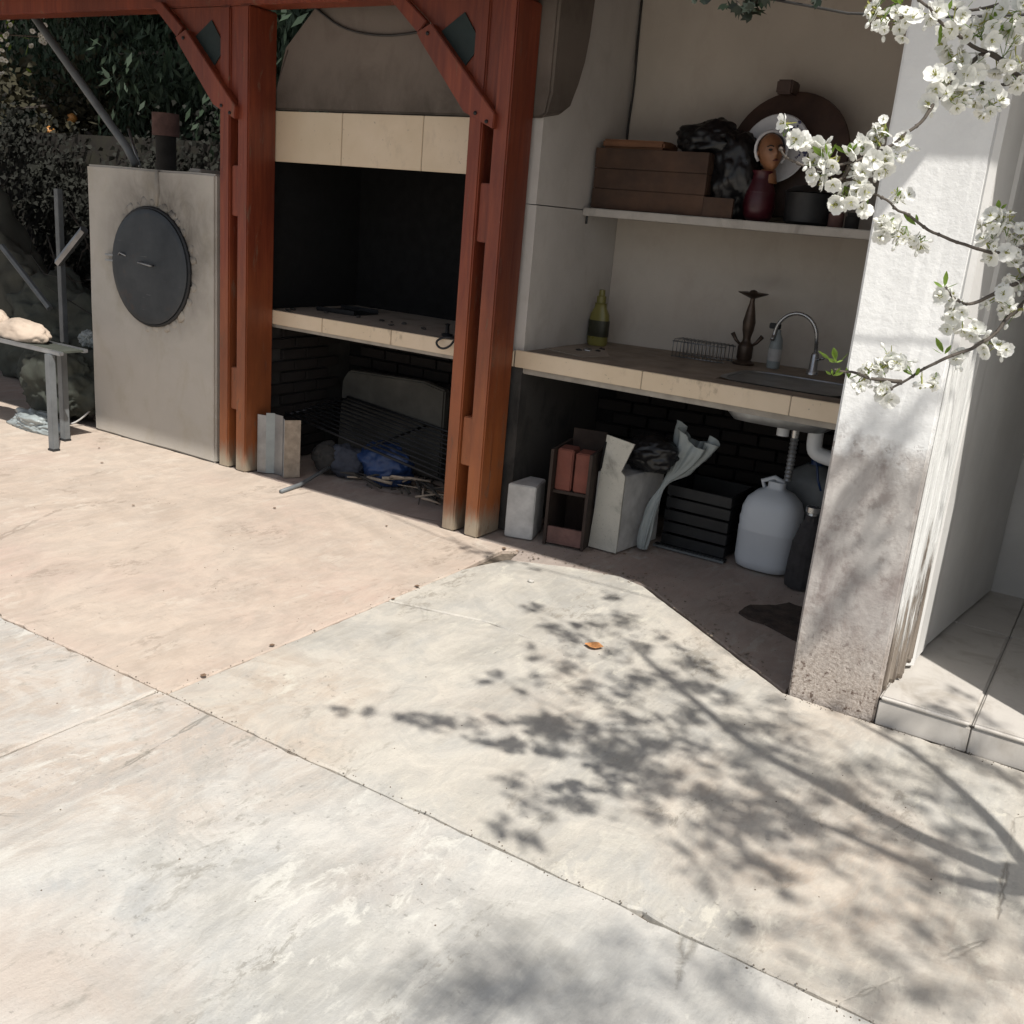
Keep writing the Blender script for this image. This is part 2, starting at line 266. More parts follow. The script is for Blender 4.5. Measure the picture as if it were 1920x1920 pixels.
CANOPY = [[-0.791,1.422,2.1,0.03,3],[-0.719,1.471,2.1,0.025,3],[-0.606,1.524,2.1,0.03,4],[-0.538,1.55,2.1,0.05,7],[-0.462,1.571,2.12,0.05,7],[-0.372,1.605,2.15,0.04,4],[-0.509,1.857,2.2,0.03,3],[-0.51,1.961,2.2,0.03,3],[-0.351,1.89,2.2,0.03,3],[-0.44,2.184,2.35,0.03,3],[-0.443,2.382,2.4,0.05,5],[-0.312,2.326,2.4,0.06,7],[-0.262,2.124,2.35,0.06,7],[-0.325,2.532,2.4,0.07,9],[-0.402,2.864,2.45,0.05,5],[-0.268,2.665,2.4,0.08,10],[-0.153,2.34,2.4,0.06,6],[-0.107,2.485,2.4,0.06,7],[-0.076,2.621,2.4,0.05,4],[0.018,2.568,2.4,0.04,3],[-0.122,2.073,2.35,0.05,4],[-0.022,2.223,2.35,0.05,4],[0.088,2.308,2.4,0.07,8],[0.146,2.473,2.45,0.07,8],[0.248,2.439,2.45,0.06,6],[0.226,2.286,2.4,0.07,8],[0.346,2.293,2.45,0.06,4],[-0.203,1.763,2.15,0.06,6],[-0.105,1.733,2.15,0.08,9],[-0.044,1.834,2.2,0.08,9],[0.053,1.76,2.2,0.09,12],[0.055,1.949,2.25,0.07,8],[0.146,1.841,2.25,0.08,10],[0.167,2.003,2.3,0.07,7],[0.256,1.848,2.3,0.06,6],[0.152,1.676,2.2,0.07,7],[0.271,1.694,2.25,0.07,8],[0.311,1.895,2.3,0.05,4],[0.431,1.783,2.35,0.05,4],[-0.093,1.394,2.15,0.06,5],[0.013,1.34,2.15,0.07,6],[0.071,1.424,2.15,0.07,7],[0.172,1.43,2.2,0.06,5],[0.045,1.174,2.2,0.05,5],[0.122,1.159,2.2,0.05,5],[0.182,1.546,2.2,0.05,4],[0.596,1.561,2.5,0.08,9],[0.68,1.559,2.5,0.09,10],[0.703,1.725,2.5,0.09,10],[0.851,1.652,2.6,0.08,9],[0.766,1.496,2.5,0.08,9],[0.919,1.536,2.6,0.09,9],[0.703,1.411,2.5,0.07,7],[0.826,1.273,2.6,0.07,7],[0.97,1.275,2.7,0.08,7],[1.134,1.353,2.8,0.09,9],[1.098,1.597,2.7,0.06,5],[0.871,1.859,2.6,0.07,6],[0.956,1.852,2.6,0.06,4],[0.65,1.274,2.5,0.06,4],[0.803,1.141,2.6,0.05,4],[1.154,0.879,3.0,0.05,7],[1.361,0.85,3.2,0.09,5],[1.528,0.971,3.3,0.1,7],[1.629,1.104,3.3,0.1,6],[1.671,0.833,3.4,0.12,8],[1.801,0.982,3.4,0.12,9],[1.879,1.117,3.4,0.1,7],[1.983,0.885,3.5,0.13,10],[1.859,0.726,3.5,0.13,10],[1.753,0.624,3.5,0.12,7],[1.058,2.278,2.6,0.06,4],[1.174,2.2,2.6,0.06,4],[1.304,2.311,2.7,0.08,6],[1.427,2.244,2.7,0.09,8],[1.325,1.786,2.7,0.05,3],[1.416,1.86,2.7,0.06,3],[1.358,-0.228,4.2,0.16,16],[1.413,-0.146,4.2,0.16,16],[1.534,-0.116,4.3,0.16,18],[1.631,-0.119,4.3,0.16,16],[1.772,-0.15,4.4,0.16,14],[1.49,-0.22,4.2,0.18,16],[1.583,0.159,4.2,0.1,4],[1.859,0.014,4.4,0.14,9],[1.943,0.12,4.4,0.12,7],[2.05,0.064,4.4,0.14,10],[1.864,-0.134,4.4,0.16,12],[-0.694,2.563,2.22,0.059,2],[0.289,2.272,2.303,0.064,3],[0.024,2.518,2.21,0.065,4],[-0.007,2.105,2.277,0.069,4],[0.566,1.882,2.471,0.046,3],[0.79,1.384,2.255,0.042,2],[-0.421,2.42,2.297,0.041,2],[-0.285,2.222,2.393,0.062,2],[0.605,1.987,2.444,0.055,4],[0.82,1.652,2.492,0.055,4],[0.473,1.512,2.505,0.064,2],[-0.685,2.552,2.32,0.059,3],[0.436,2.058,2.376,0.054,4],[0.247,1.615,2.45,0.062,3],[0.464,1.67,2.186,0.046,3],[0.654,1.618,2.231,0.037,3],[0.72,1.964,2.474,0.058,2],[0.824,1.346,2.536,0.038,4],[0.019,2.123,2.38,0.053,2],[0.076,1.918,2.439,0.052,2],[0.65,1.911,2.566,0.057,3],[0.307,1.967,2.461,0.047,2],[0.485,1.623,2.184,0.032,2],[0.668,1.459,2.252,0.042,2],[0.482,1.401,2.461,0.064,4],[0.358,1.929,2.356,0.06,2],[0.31,1.921,2.313,0.047,4],[0.715,1.529,2.492,0.037,4],[0.072,2.153,2.504,0.045,3],[0.734,1.432,2.213,0.055,2],[-0.427,2.128,2.283,0.03,3],[0.131,1.792,2.386,0.042,2],[0.567,1.505,2.368,0.047,3],[0.655,1.734,2.514,0.041,2],[0.214,2.122,2.207,0.037,4],[0.231,1.546,2.485,0.052,4],[0.09,1.896,2.583,0.035,3],[0.688,1.498,2.554,0.05,2],[0.448,1.428,2.5,0.043,2],[0.055,1.57,2.368,0.064,3],[0.693,2.086,2.491,0.067,4],[-0.487,2.546,2.201,0.054,4],[-0.048,1.705,2.415,0.068,3],[0.579,1.599,2.206,0.039,3],[-0.084,1.732,2.196,0.044,2],[0.66,1.693,2.204,0.07,4],[0.53,2.079,2.306,0.042,2],[0.398,2.119,2.346,0.067,3],[-0.425,2.344,2.48,0.038,4],[0.119,1.687,2.36,0.05,2],[0.267,1.502,2.326,0.033,2],[0.646,1.66,2.288,0.046,2],[0.627,1.566,2.558,0.047,4],[-0.013,1.597,2.591,0.032,2],[0.511,1.872,2.34,0.051,4],[0.617,2.232,2.531,0.057,4],[0.779,1.369,2.255,0.032,2],[0.383,1.545,2.451,0.069,2],[0.514,1.483,2.337,0.058,2],[0.424,1.669,2.438,0.041,4],[0.832,1.657,2.413,0.036,2],[0.366,1.737,2.166,0.032,3],[0.534,1.89,2.282,0.064,4],[-0.274,2.293,2.589,0.053,3],[0.234,2.088,2.282,0.048,2],[0.334,1.622,2.259,0.045,4],[-0.25,1.948,2.418,0.062,4],[0.307,1.638,2.495,0.054,2],[0.404,2.259,2.185,0.042,4],[-0.085,2.115,2.219,0.044,2],[0.228,1.726,2.347,0.037,3],[0.456,2.559,3.16,0.05,5],[0.568,2.559,3.126,0.07,7],[0.725,2.478,3.444,0.05,4],[0.513,2.559,3.041,0.06,6],[0.518,2.519,3.016,0.06,6],[0.646,2.519,3.008,0.06,6],[0.473,2.519,2.849,0.06,5],[0.677,2.478,2.948,0.06,6],[0.613,2.478,2.791,0.05,4],[0.732,2.478,3.227,0.05,5],[0.619,2.478,3.461,0.04,4],[0.613,2.438,2.772,0.04,3],[0.948,2.549,2.4,0.06,6],[1.141,2.388,2.5,0.06,6],[1.224,2.37,2.5,0.06,6],[1.042,2.702,2.5,0.05,4],[0.858,2.469,2.4,0.05,5],[1.227,1.705,2.511,0.062,3],[1.292,2.269,3.043,0.078,4],[1.389,1.603,3.474,0.057,2],[0.217,2.073,2.725,0.06,5],[1.413,2.24,2.77,0.08,4],[0.358,2.024,2.532,0.063,5],[1.653,1.578,2.946,0.049,4],[1.505,2.271,3.162,0.066,3],[1.039,1.678,3.221,0.055,3],[1.665,1.544,3.011,0.082,4],[1.482,1.892,2.976,0.065,4],[1.697,1.584,3.223,0.049,4],[1.189,1.672,2.799,0.047,4],[0.855,1.246,3.497,0.089,2],[1.64,1.373,3.157,0.089,4],[-0.003,1.876,2.501,0.089,5],[0.854,1.204,2.859,0.066,4],[1.527,1.836,3.004,0.048,2],[1.352,1.827,2.977,0.058,2],[1.399,1.768,3.347,0.063,5],[1.253,1.831,2.753,0.052,3],[1.098,1.785,2.826,0.054,3],[1.136,1.94,2.936,0.072,3],[1.649,1.458,2.838,0.048,4],[1.579,1.386,3.203,0.083,5],[0.679,2.052,2.671,0.059,4],[1.746,1.449,3.452,0.049,3],[0.422,2.223,2.504,0.053,3],[1.484,1.662,3.278,0.087,4],[1.75,1.389,3.197,0.086,5],[1.462,1.727,2.75,0.075,2],[1.467,1.425,2.998,0.061,5],[1.145,1.713,3.159,0.078,4],[1.353,1.265,2.688,0.058,4],[1.467,1.806,3.109,0.077,3],[0.877,2.101,2.826,0.081,2],[0.788,1.222,3.44,0.049,3],[1.172,1.502,3.483,0.072,5],[1.338,1.434,2.746,0.054,2],[1.156,1.703,2.562,0.06,5],[0.566,1.994,2.695,0.057,2],[0.93,1.749,2.611,0.057,4],[1.515,2.449,2.724,0.057,2],[0.501,1.974,2.778,0.044,2],[1.611,2.089,2.78,0.062,5],[1.285,1.514,2.825,0.084,2],[1.172,1.754,3.442,0.068,3],[0.978,1.532,3.221,0.048,3],[1.928,1.484,3.399,0.049,2],[0.901,1.828,2.858,0.058,2],[0.881,1.162,3.327,0.041,5],[1.554,1.869,3.226,0.077,5],[0.813,1.846,3.489,0.076,5],[0.704,2.017,2.62,0.087,2],[1.158,1.817,3.083,0.074,3],[1.503,1.778,3.369,0.066,3],[0.852,1.536,3.198,0.052,3],[1.508,1.275,3.354,0.041,2],[1.059,1.885,2.643,0.056,2],[1.041,1.862,3.464,0.057,2],[1.465,1.433,3.175,0.089,3],[1.38,1.919,2.885,0.085,3],[0.676,1.903,2.848,0.05,5],[0.479,2.058,3.106,0.064,2],[1.444,1.495,3.391,0.079,5],[0.882,2.096,3.115,0.041,5],[1.425,2.203,2.947,0.049,3],[1.234,1.518,3.19,0.049,4],[0.43,1.817,3.118,0.041,4],[1.067,1.697,2.959,0.081,3],[0.895,1.404,3.047,0.065,2],[1.596,1.565,3.118,0.073,3],[0.981,1.762,3.278,0.046,2],[1.591,1.668,2.747,0.049,4],[0.552,1.949,3.124,0.058,5],[1.014,1.372,3.388,0.084,2],[1.035,1.997,2.999,0.076,2],[0.93,1.795,3.25,0.043,2],[1.294,1.322,3.289,0.087,5],[0.705,1.367,3.162,0.066,4],[1.028,1.514,3.397,0.089,3],[1.0,1.657,3.107,0.081,2],[1.001,1.519,2.972,0.065,5],[1.432,2.344,2.93,0.049,3],[1.721,1.597,3.06,0.079,3],[0.657,1.92,3.24,0.058,5],[1.449,1.808,2.936,0.058,3],[1.774,1.426,3.141,0.077,2],[1.435,1.629,3.452,0.068,4],[0.982,2.243,2.966,0.042,2],[1.641,1.353,2.783,0.044,4],[0.915,1.447,2.852,0.059,5],[1.199,1.403,2.916,0.078,4],[0.155,1.98,2.761,0.05,3],[1.616,1.63,3.069,0.043,2],[1.438,1.423,2.859,0.055,5],[1.321,2.13,3.2,0.074,4],[1.915,1.374,3.287,0.071,3]]
LIMBS = [[[0.593,2.365,1.0],[0.583,2.302,1.15],[0.531,2.208,1.45],[0.458,2.173,1.75],[0.351,2.107,2.1],[0.189,2.231,2.3],[0.1,2.274,2.45],[-0.108,2.462,2.5]],[[0.6,2.429,1.0],[0.624,2.5,1.2],[0.645,2.55,1.5],[0.64,2.577,1.7],[0.632,2.575,1.9],[0.64,2.511,2.2]],[[0.611,2.322,1.0],[0.68,2.136,1.3],[0.773,1.941,1.7],[0.773,1.813,2.1],[0.784,1.698,2.4],[0.74,1.595,2.6],[0.465,1.437,2.6]]]

# plain materials
M = {}
M['wall_grey'] = plaster('aged_white_plaster', (.55, .52, .485), stain=(.36, .32, .27), stain_amt=.35, scale=2.2)
M['wall_niche'] = plaster('niche_plaster', (.54, .485, .42), stain=(.42, .34, .29), stain_amt=.4, scale=2.0, seed=4)
M['hood'] = plaster('hood_concrete', (.17, .14, .117), stain=(.09, .07, .055), stain_amt=.45, scale=1.6, seed=9, soot=(0, 0, 1.92, .55, .9, .12))
M['oven'] = plaster('oven_cement', (.43, .40, .355), stain=(.33, .29, .21), stain_amt=.45, scale=1.8, seed=2, soot=(.12, 0, 1.24, .74, .95))
M['soot'] = simple('soot_and_shade_black', (.002, .002, .0022), .95, .4, 6)  # firebox soot, also painted shade on the wall under the sink
M['sooty_grey'] = simple('sooty_grey_render', (.03, .028, .026), .95, .5, 4)
M['brick'] = simple('shade_dark_brick', (.013, .010, .009), .9, .5, 5, .5, 40)  # brick colour darkened to carry the shade of the bays
M['mortar'] = simple('dusty_mortar', (.06, .055, .05), .95, .3, 12)
M['counter_top'] = simple('stained_stone_counter', (.24, .19, .145), .6, .35, 7, .15)
M['hearth'] = plaster('dusty_hearth', (.30, .25, .20), stain=(.06, .05, .04), stain_amt=.7, scale=4, seed=7)
M['concrete_under'] = simple('raw_concrete_edge', (.36, .33, .29), .85, .2, 12)
M['grout'] = simple('dark_grout', (.22, .19, .15), .95, .2, 30)
M['shelf'] = plaster('shelf_concrete', (.46, .43, .39), stain=(.15, .13, .11), stain_amt=.6, scale=6, seed=3)
M['iron'] = simple('black_iron', (.016, .017, .019), .5, .4, 8, .2, 50, .3)
def door_mat():
    n = NT('blued_iron_sheet')
    c = n.mix(n.ramp(n.noise(3.5, 6, .65), [(.35, 0.0), (.7, 1.0)]), (.022, .027, .033), (.052, .058, .064))
    ru = n.math('MULTIPLY', n.ramp(n.noise(11, 8, .75, n.mapping(loc=(3, 3, 3))), [(.54, 0.0), (.64, 1.0)]), n.ramp(n.noise(2.1, 4, .6, n.mapping(loc=(8, 1, 1))), [(.5, 0.0), (.6, 1.0)]))
    c = n.mix(n.math('MULTIPLY', ru, .7), c, (.085, .05, .035))
    sc = n.ramp(n.noise(30, 3, .6, n.mapping((.2, 1, 3), (0, R(25), 0))), [(.70, 0.0), (.73, 1.0)])
    c = n.mix(n.math('MULTIPLY', sc, .5), c, (.16, .165, .17))
    return n.out(c, .5, n.bump(n.noise(7, 4, .5), .35, .01), .3)
M['door_iron'] = door_mat()
M['galv'] = simple('galvanised_steel', (.30, .31, .32), .42, .3, 6, .15, 40, .8)
M['grey_steel'] = simple('grey_painted_steel', (.13, .14, .145), .5, .2, 9, .15)
M['chrome'] = simple('dull_chrome', (.42, .42, .42), .25, .1, 9, .05, 60, .9)
M['brass'] = simple('dark_brass', (.085, .06, .045), .4, .4, 12, .2, 60, .6)
M['dark_green'] = simple('dark_green_paint', (.010, .022, .022), .6, .2, 8)
M['white_plastic'] = simple('white_plastic', (.62, .64, .66), .45, .06, 4, .05)
M['jug'] = simple('milky_plastic', (.52, .55, .59), .4, .06, 3, .05)
M['white_box'] = simple('chipped_white_paint', (.48, .475, .46), .7, .25, 10, .3)
M['speckled_box'] = plaster('speckled_white_card', (.50, .48, .42), stain=(.07, .065, .055), stain_amt=.9, scale=9, seed=13)
M['terracotta'] = simple('terracotta', (.17, .055, .038), .85, .2, 9, .3)
M['brown_card'] = simple('dark_brown_wood', (.03, .018, .013), .8, .4, 7, .3)
M['crate'] = simple('scorched_wood', (.065, .034, .020), .75, .5, 4, .35, 30)
M['orange_wood'] = simple('orange_wood', (.19, .085, .04), .7, .3, 6, .3)
M['black_bag'] = simple('black_plastic_bag', (.008, .008, .009), .35, .3, 8, .5, 25)
M['blue_bag'] = simple('blue_plastic_bag', (.012, .036, .115), .45, .3, 5, .5, 20)
M['dark_cement'] = simple('shade_dark_cement', (.06, .058, .05), .9, .5, 3, .4, 20)  # darker cement with the shade under the hearth in its colour
M['clear_bag'] = simple('cloudy_plastic_bag', (.27, .30, .30), .35, .15, 8, .6, 18)
M['grey_cloth'] = simple('slate_cloth', (.035, .04, .055), .85, .25, 6, .4)
M['tan_cloth'] = simple('tan_cloth', (.42, .34, .27), .9, .25, 5, .35)
M['olive_cloth'] = simple('dark_olive_cloth', (.045, .05, .04), .9, .35, 6, .4)
M['black_cloth'] = simple('black_mesh_cloth', (.03, .028, .03), .8, .3, 30, .6)
M['detergent'] = simple('yellow_detergent', (.20, .18, .05), .3, .15, 6, .05)
M['label_dark'] = simple('dark_label', (.03, .03, .015), .5, .3, 20)
M['crimson'] = simple('crimson_glaze', (.055, .006, .012), .35, .3, 8, .1)
M['skin_bronze'] = simple('bronze_face', (.26, .12, .06), .4, .25, 14, .15)
M['white_china'] = simple('white_china', (.62, .62, .64), .3, .06, 8, .05)
M['blue_print'] = simple('blue_print', (.04, .04, .12), .4, .3, 20)
M['clay'] = simple('smoked_clay', (.055, .03, .022), .6, .4, 8, .3)
M['rust_pipe'] = simple('rusty_pipe', (.13, .07, .06), .85, .35, 12, .4)
M['bark'] = simple('grey_cherry_bark', (.11, .085, .07), .85, .4, 25, .8, 40, bdist=.006)
M['twig'] = simple('dark_twig_bark', (.075, .062, .05), .8, .3, 60, .5, 90)
M['dark_bark'] = simple('dark_trunk_bark', (.04, .032, .025), .9, .4, 10, .8, 25)
M['soil'] = simple('dry_soil', (.16, .13, .10), .95, .4, 9, .8, 30, bdist=.02)
M['grit'] = simple('dark_joint_grit', (.13, .105, .08), .95, .4, 40, .8, 60)
M['porch_tile'] = plaster('porch_tile', (.52, .49, .45), stain=(.26, .22, .17), stain_amt=.6, scale=3.5, seed=21, bump=.12, rough=.55)
M['roof_wood'] = simple('roof_boards', (.14, .07, .045), .8, .3, 5)
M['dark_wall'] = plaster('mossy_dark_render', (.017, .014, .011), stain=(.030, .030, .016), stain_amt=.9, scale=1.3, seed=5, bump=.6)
M['under_wall'] = plaster('shaded_under_counter', (.05, .046, .042), stain=(.01, .01, .01), stain_amt=.9, scale=2.5, seed=6)  # shade below the counter painted into the wall colour
M['mossy_rock'] = plaster('weathered_cement_pile', (.07, .07, .055), stain=(.045, .045, .035), stain_amt=.9, scale=1.7, seed=8)
M['mat'] = simple('rotten_mat', (.055, .04, .032), .95, .6, 14, 1.0, 60, bdist=.01)
M['pebble'] = simple('pale_grit', (.5, .48, .44), .9, .3, 30)
M['dead_leaf'] = simple('orange_dead_leaf', (.52, .24, .09), .8, .25, 40)
M['brown_leaf'] = simple('brown_dead_leaf', (.17, .11, .07), .9, .4, 40)
M['stick'] = simple('weathered_stick', (.33, .27, .21), .85, .3, 20, .5)
M['ash'] = simple('ash_debris', (.04, .036, .032), .95, .5, 14, .8)
M['cable'] = simple('cable_sheath', (.03, .028, .026), .6, .2, 20)
M['grey_cable'] = simple('pale_cable_sheath', (.42, .40, .38), .6, .15, 20)
M['rubber'] = simple('black_rubber', (.02, .02, .02), .8, .2, 20)

def varnish():
    n = NT('red_brown_varnish')
    g = n.noise(3, 7, .62, n.mapping((9, 9, .7)), .8)
    z = n.xyz()[2]
    c = n.mix(n.ramp(g, [(.32, 0.0), (.68, 1.0)]), (.15, .026, .013), (.26, .058, .024))
    # lower lengths bleached orange by the weather, feet bare and grey
    zz = n.math('ADD', z, n.math('MULTIPLY_ADD', n.noise(6, 5, .6, n.mapping((3, 3, .6))), .9)); n.t.nodes[-2].inputs[2].default_value = -.45
    c = n.mix(n.math('MULTIPLY', n.ramp(n.math('DIVIDE', zz, 2.2), [(.12, 1.0), (.62, 0.0)]), .75), c, (.40, .135, .040))
    gr = n.math('ADD', z, n.math('MULTIPLY_ADD', n.noise(14, 5, .6, n.mapping((2, 2, .5))), .22)); n.t.nodes[-2].inputs[2].default_value = -.11
    c = n.mix(n.ramp(gr, [(.05, 1.0), (.17, 0.0)]), c, (.32, .27, .20))
    dk = n.ramp(n.noise(5, 6, .7, n.mapping((14, 14, .5), loc=(4, 4, 2)), .5), [(.6, 0.0), (.72, 1.0)])
    c = n.mix(n.math('MULTIPLY', dk, .5), c, (.045, .014, .008))
    kn = n.ramp(n.voro(2.6, n.mapping((1.6, 1.6, .7), loc=(1, 5, 2))), [(.03, 1.0), (.10, 0.0)])
    c = n.mix(n.math('MULTIPLY', kn, .7), c, (.04, .012, .006))
    chip = n.ramp(n.voro(22, n.mapping((1, 1, .6))), [(.04, 1.0), (.07, 0.0)])
    c = n.mix(n.math('MULTIPLY', chip, n.math('MULTIPLY', n.ramp(n.noise(6, 2), [(.58, 0.0), (.62, 1.0)]), .5)), c, (.34, .2, .13))
    fk = n.noise(8, 7, .75, n.mapping((2.2, 2.2, .55), loc=(3, 9, 4)), .5)
    k = n.ramp(fk, [(.61, 0.0), (.64, 1.0)])
    c = n.mix(n.math('MULTIPLY', k, .6), c, (.22, .13, .08))
    sd = n.ramp(n.noise(1.4, 5, .6, n.mapping((1.5, 1.5, .8), loc=(7, 2, 5))), [(.38, 1.0), (.6, 0.0)])
    c = n.mix(n.math('MULTIPLY', sd, .45), c, (.07, .018, .010))
    ro = n.math('MULTIPLY_ADD', k, .3); n.t.nodes[-1].inputs[2].default_value = .45
    return n.out(c, ro, n.bump(n.math('SUBTRACT', g, n.math('MULTIPLY', k, .5)), .45, .004))
M['varnish'] = varnish()

def tile_mat():
    n = NT('cream_edge_tile')
    a = n.noise(3, 5, .6)
    v = n.noise(1.6, 3, .5, n.mapping(loc=(3, 1, 7)))
    c = n.mix(n.ramp(a, [(.35, 0.0), (.7, 1.0)]), (.60, .48, .335), (.68, .56, .42))
    c = n.mix(n.math('MULTIPLY', n.ramp(v, [(.5, 0.0), (.65, 1.0)]), .35), c, (.52, .44, .30))
    gr = n.math('MULTIPLY', n.ramp(n.noise(9, 7, .7, n.mapping((1, 1, .5), loc=(6, 1, 2))), [(.54, 0.0), (.66, 1.0)]), n.ramp(n.noise(1.3, 3, .5, n.mapping(loc=(2, 7, 3))), [(.48, 0.0), (.62, 1.0)]))
    c = n.mix(n.math('MULTIPLY', gr, .6), c, (.20, .15, .10))
    ch = n.math('MULTIPLY', n.ramp(n.noise(50, 4, .6), [(.68, 0.0), (.70, 1.0)]), .7)
    c = n.mix(ch, c, (.30, .25, .20))
    return n.out(c, .3, n.bump(n.noise(30, 3), .1, .003))
M['tile'] = tile_mat()

def pillar_mat():
    """white limewash above, bare stained cement below, gravelly foot"""
    n = NT('limewashed_cement_pier')
    s = n.xyz()
    white = n.mix(n.ramp(n.noise(4, 6, .6), [(.3, 0.0), (.7, 1.0)]), (.70, .70, .69), (.80, .80, .785))
    st = n.noise(3.2, 8, .65, n.mapping((1.6, 1.6, .8), (0, R(-35), 0)), .6)
    cem = n.mix(n.ramp(st, [(.36, 0.0), (.62, 1.0)]), (.27, .235, .22), (.52, .49, .46))
    cem = n.mix(n.math('MULTIPLY', n.ramp(n.noise(11, 8, .7), [(.50, 0.0), (.62, 1.0)]), .55), cem, (.20, .16, .145))
    peb = n.noise(75, 5, .7)
    low = n.mix(n.ramp(peb, [(.38, 0.0), (.6, 1.0)]), (.32, .27, .23), (.52, .46, .41))
    low = n.mix(n.ramp(n.noise(35, 5, .7), [(.55, 0.0), (.63, 1.0)]), low, (.13, .09, .07))
    zl = n.math('ADD', s[2], n.math('MULTIPLY_ADD', n.noise(7, 6, .65), .3)); n.t.nodes[-2].inputs[2].default_value = -.15
    kl = n.ramp(zl, [(.12, 1.0), (.36, 0.0)])
    cem = n.mix(kl, cem, low)
    zn = n.math('ADD', s[2], n.math('MULTIPLY_ADD', n.noise(5.5, 7, .65, n.mapping(loc=(2, 2, 5))), .44)); n.t.nodes[-2].inputs[2].default_value = -.22
    kz = n.ramp(zn, [(.90, 1.0), (.99, 0.0)])
    # separate flecks of lost wash just above the line
    fl = n.math('MULTIPLY', n.ramp(n.noise(26, 6, .7), [(.56, 0.0), (.6, 1.0)]), n.ramp(s[2], [(.95, 1.0), (1.12, 0.0)]))
    k = n.math('MAXIMUM', kz, fl)
    c = n.mix(k, white, cem)
    h = n.math('ADD', n.math('MULTIPLY', n.noise(24, 7, .65), .6), n.math('MULTIPLY', n.math('MULTIPLY', n.noise(85, 6, .75), kl), 1.1))
    h = n.math('SUBTRACT', h, n.math('MULTIPLY', k, .25))
    return n.out(c, .85, n.bump(h, .5, .014))
M['pier'] = pillar_mat()

def jamb_mat():
    n = NT('peeling_painted_timber')
    s = n.xyz()
    g = n.noise(4, 8, .7, n.mapping((22, 22, .8)), .6)
    wood = n.mix(n.ramp(g, [(.35, 0.0), (.6, 1.0)]), (.11, .085, .065), (.34, .29, .24))
    white = (.74, .74, .72)
    zz = n.math('ADD', s[2], n.math('MULTIPLY_ADD', n.noise(3, 8, .7, n.mapping((16, 16, .9), loc=(1, 2, 3))), 1.5)); n.t.nodes[-2].inputs[2].default_value = -.75
    k = n.ramp(zz, [(.36, 1.0), (.5, 0.0)])
    return n.out(n.mix(k, white, wood), .8, n.bump(n.math('SUBTRACT', g, n.math('MULTIPLY', k, .4)), .6, .01))
M['jamb'] = jamb_mat()
M['lime'] = plaster('limewashed_wall', (.62, .61, .59), stain=(.55, .52, .48), stain_amt=.25, scale=2.5, seed=31, bump=.2)

def leafy(name, c, var=.35, trans=.35, rough=.45, scale=3):
    n = NT(name)
    t = n.t
    base = n.mix(n.ramp(n.noise(scale, 5, .7), [(.3, 0.0), (.7, 1.0)]), tuple(x * (1 - var) for x in c), tuple(min(1, x * (1 + var)) for x in c))
    n.out(base, rough)
    tr = t.nodes.new('ShaderNodeBsdfTranslucent'); n.link(base, tr.inputs[0])
    mx = t.nodes.new('ShaderNodeMixShader'); mx.inputs[0].default_value = trans
    n.link(n.b.outputs[0], mx.inputs[1]); n.link(tr.outputs[0], mx.inputs[2])
    n.link(mx.outputs[0], t.nodes['Material Output'].inputs[0])
    return n.m
M['petal'] = leafy('white_petal', (.88, .88, .84), .03, .38, .55, 40)
M['stamen'] = leafy('yellow_green_stamen', (.30, .30, .07), .3, .1, .6, 60)
M['spring_leaf'] = leafy('spring_leaf', (.17, .27, .035), .3, .4, .4, 30)
M['ivy'] = leafy('dark_ivy_leaf', (.008, .015, .006), .35, .15, .4, 12)
M['evergreen'] = leafy('dark_evergreen_leaf', (.026, .046, .024), .5, .2, .75, 2.5)
M['olive_leaf'] = leafy('olive_brown_leaf', (.038, .034, .016), .5, .25, .8, 3)
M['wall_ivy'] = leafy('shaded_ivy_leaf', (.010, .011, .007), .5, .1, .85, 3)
M['orange_flower'] = leafy('orange_fruit', (.45, .20, .05), .3, .1, .5, 8)

# ---------------------------------------------------------------- object helpers
def tag(o, label=None, cat=None, group=None, kind=None):
    for k, v in (('label', label), ('category', cat), ('group', group), ('kind', kind)):
        if v: o[k] = v
    return o

def thing(name, label, cat, loc=(0, 0, 0), group=None):
    o = bpy.data.objects.new(name, None)
    o.empty_display_size = .1
    col.objects.link(o); o.location = loc
    return tag(o, label, cat, group)

def origin(o):
    v = Vector((0, 0, 0))
    while o is not None:
        v += o.location; o = o.parent
    return v

def link(name, me, parent=None, loc=None):
    o = bpy.data.objects.new(name, me)
    col.objects.link(o)
    if parent is not None: o.parent = parent
    if loc is not None: o.location = loc
    return o

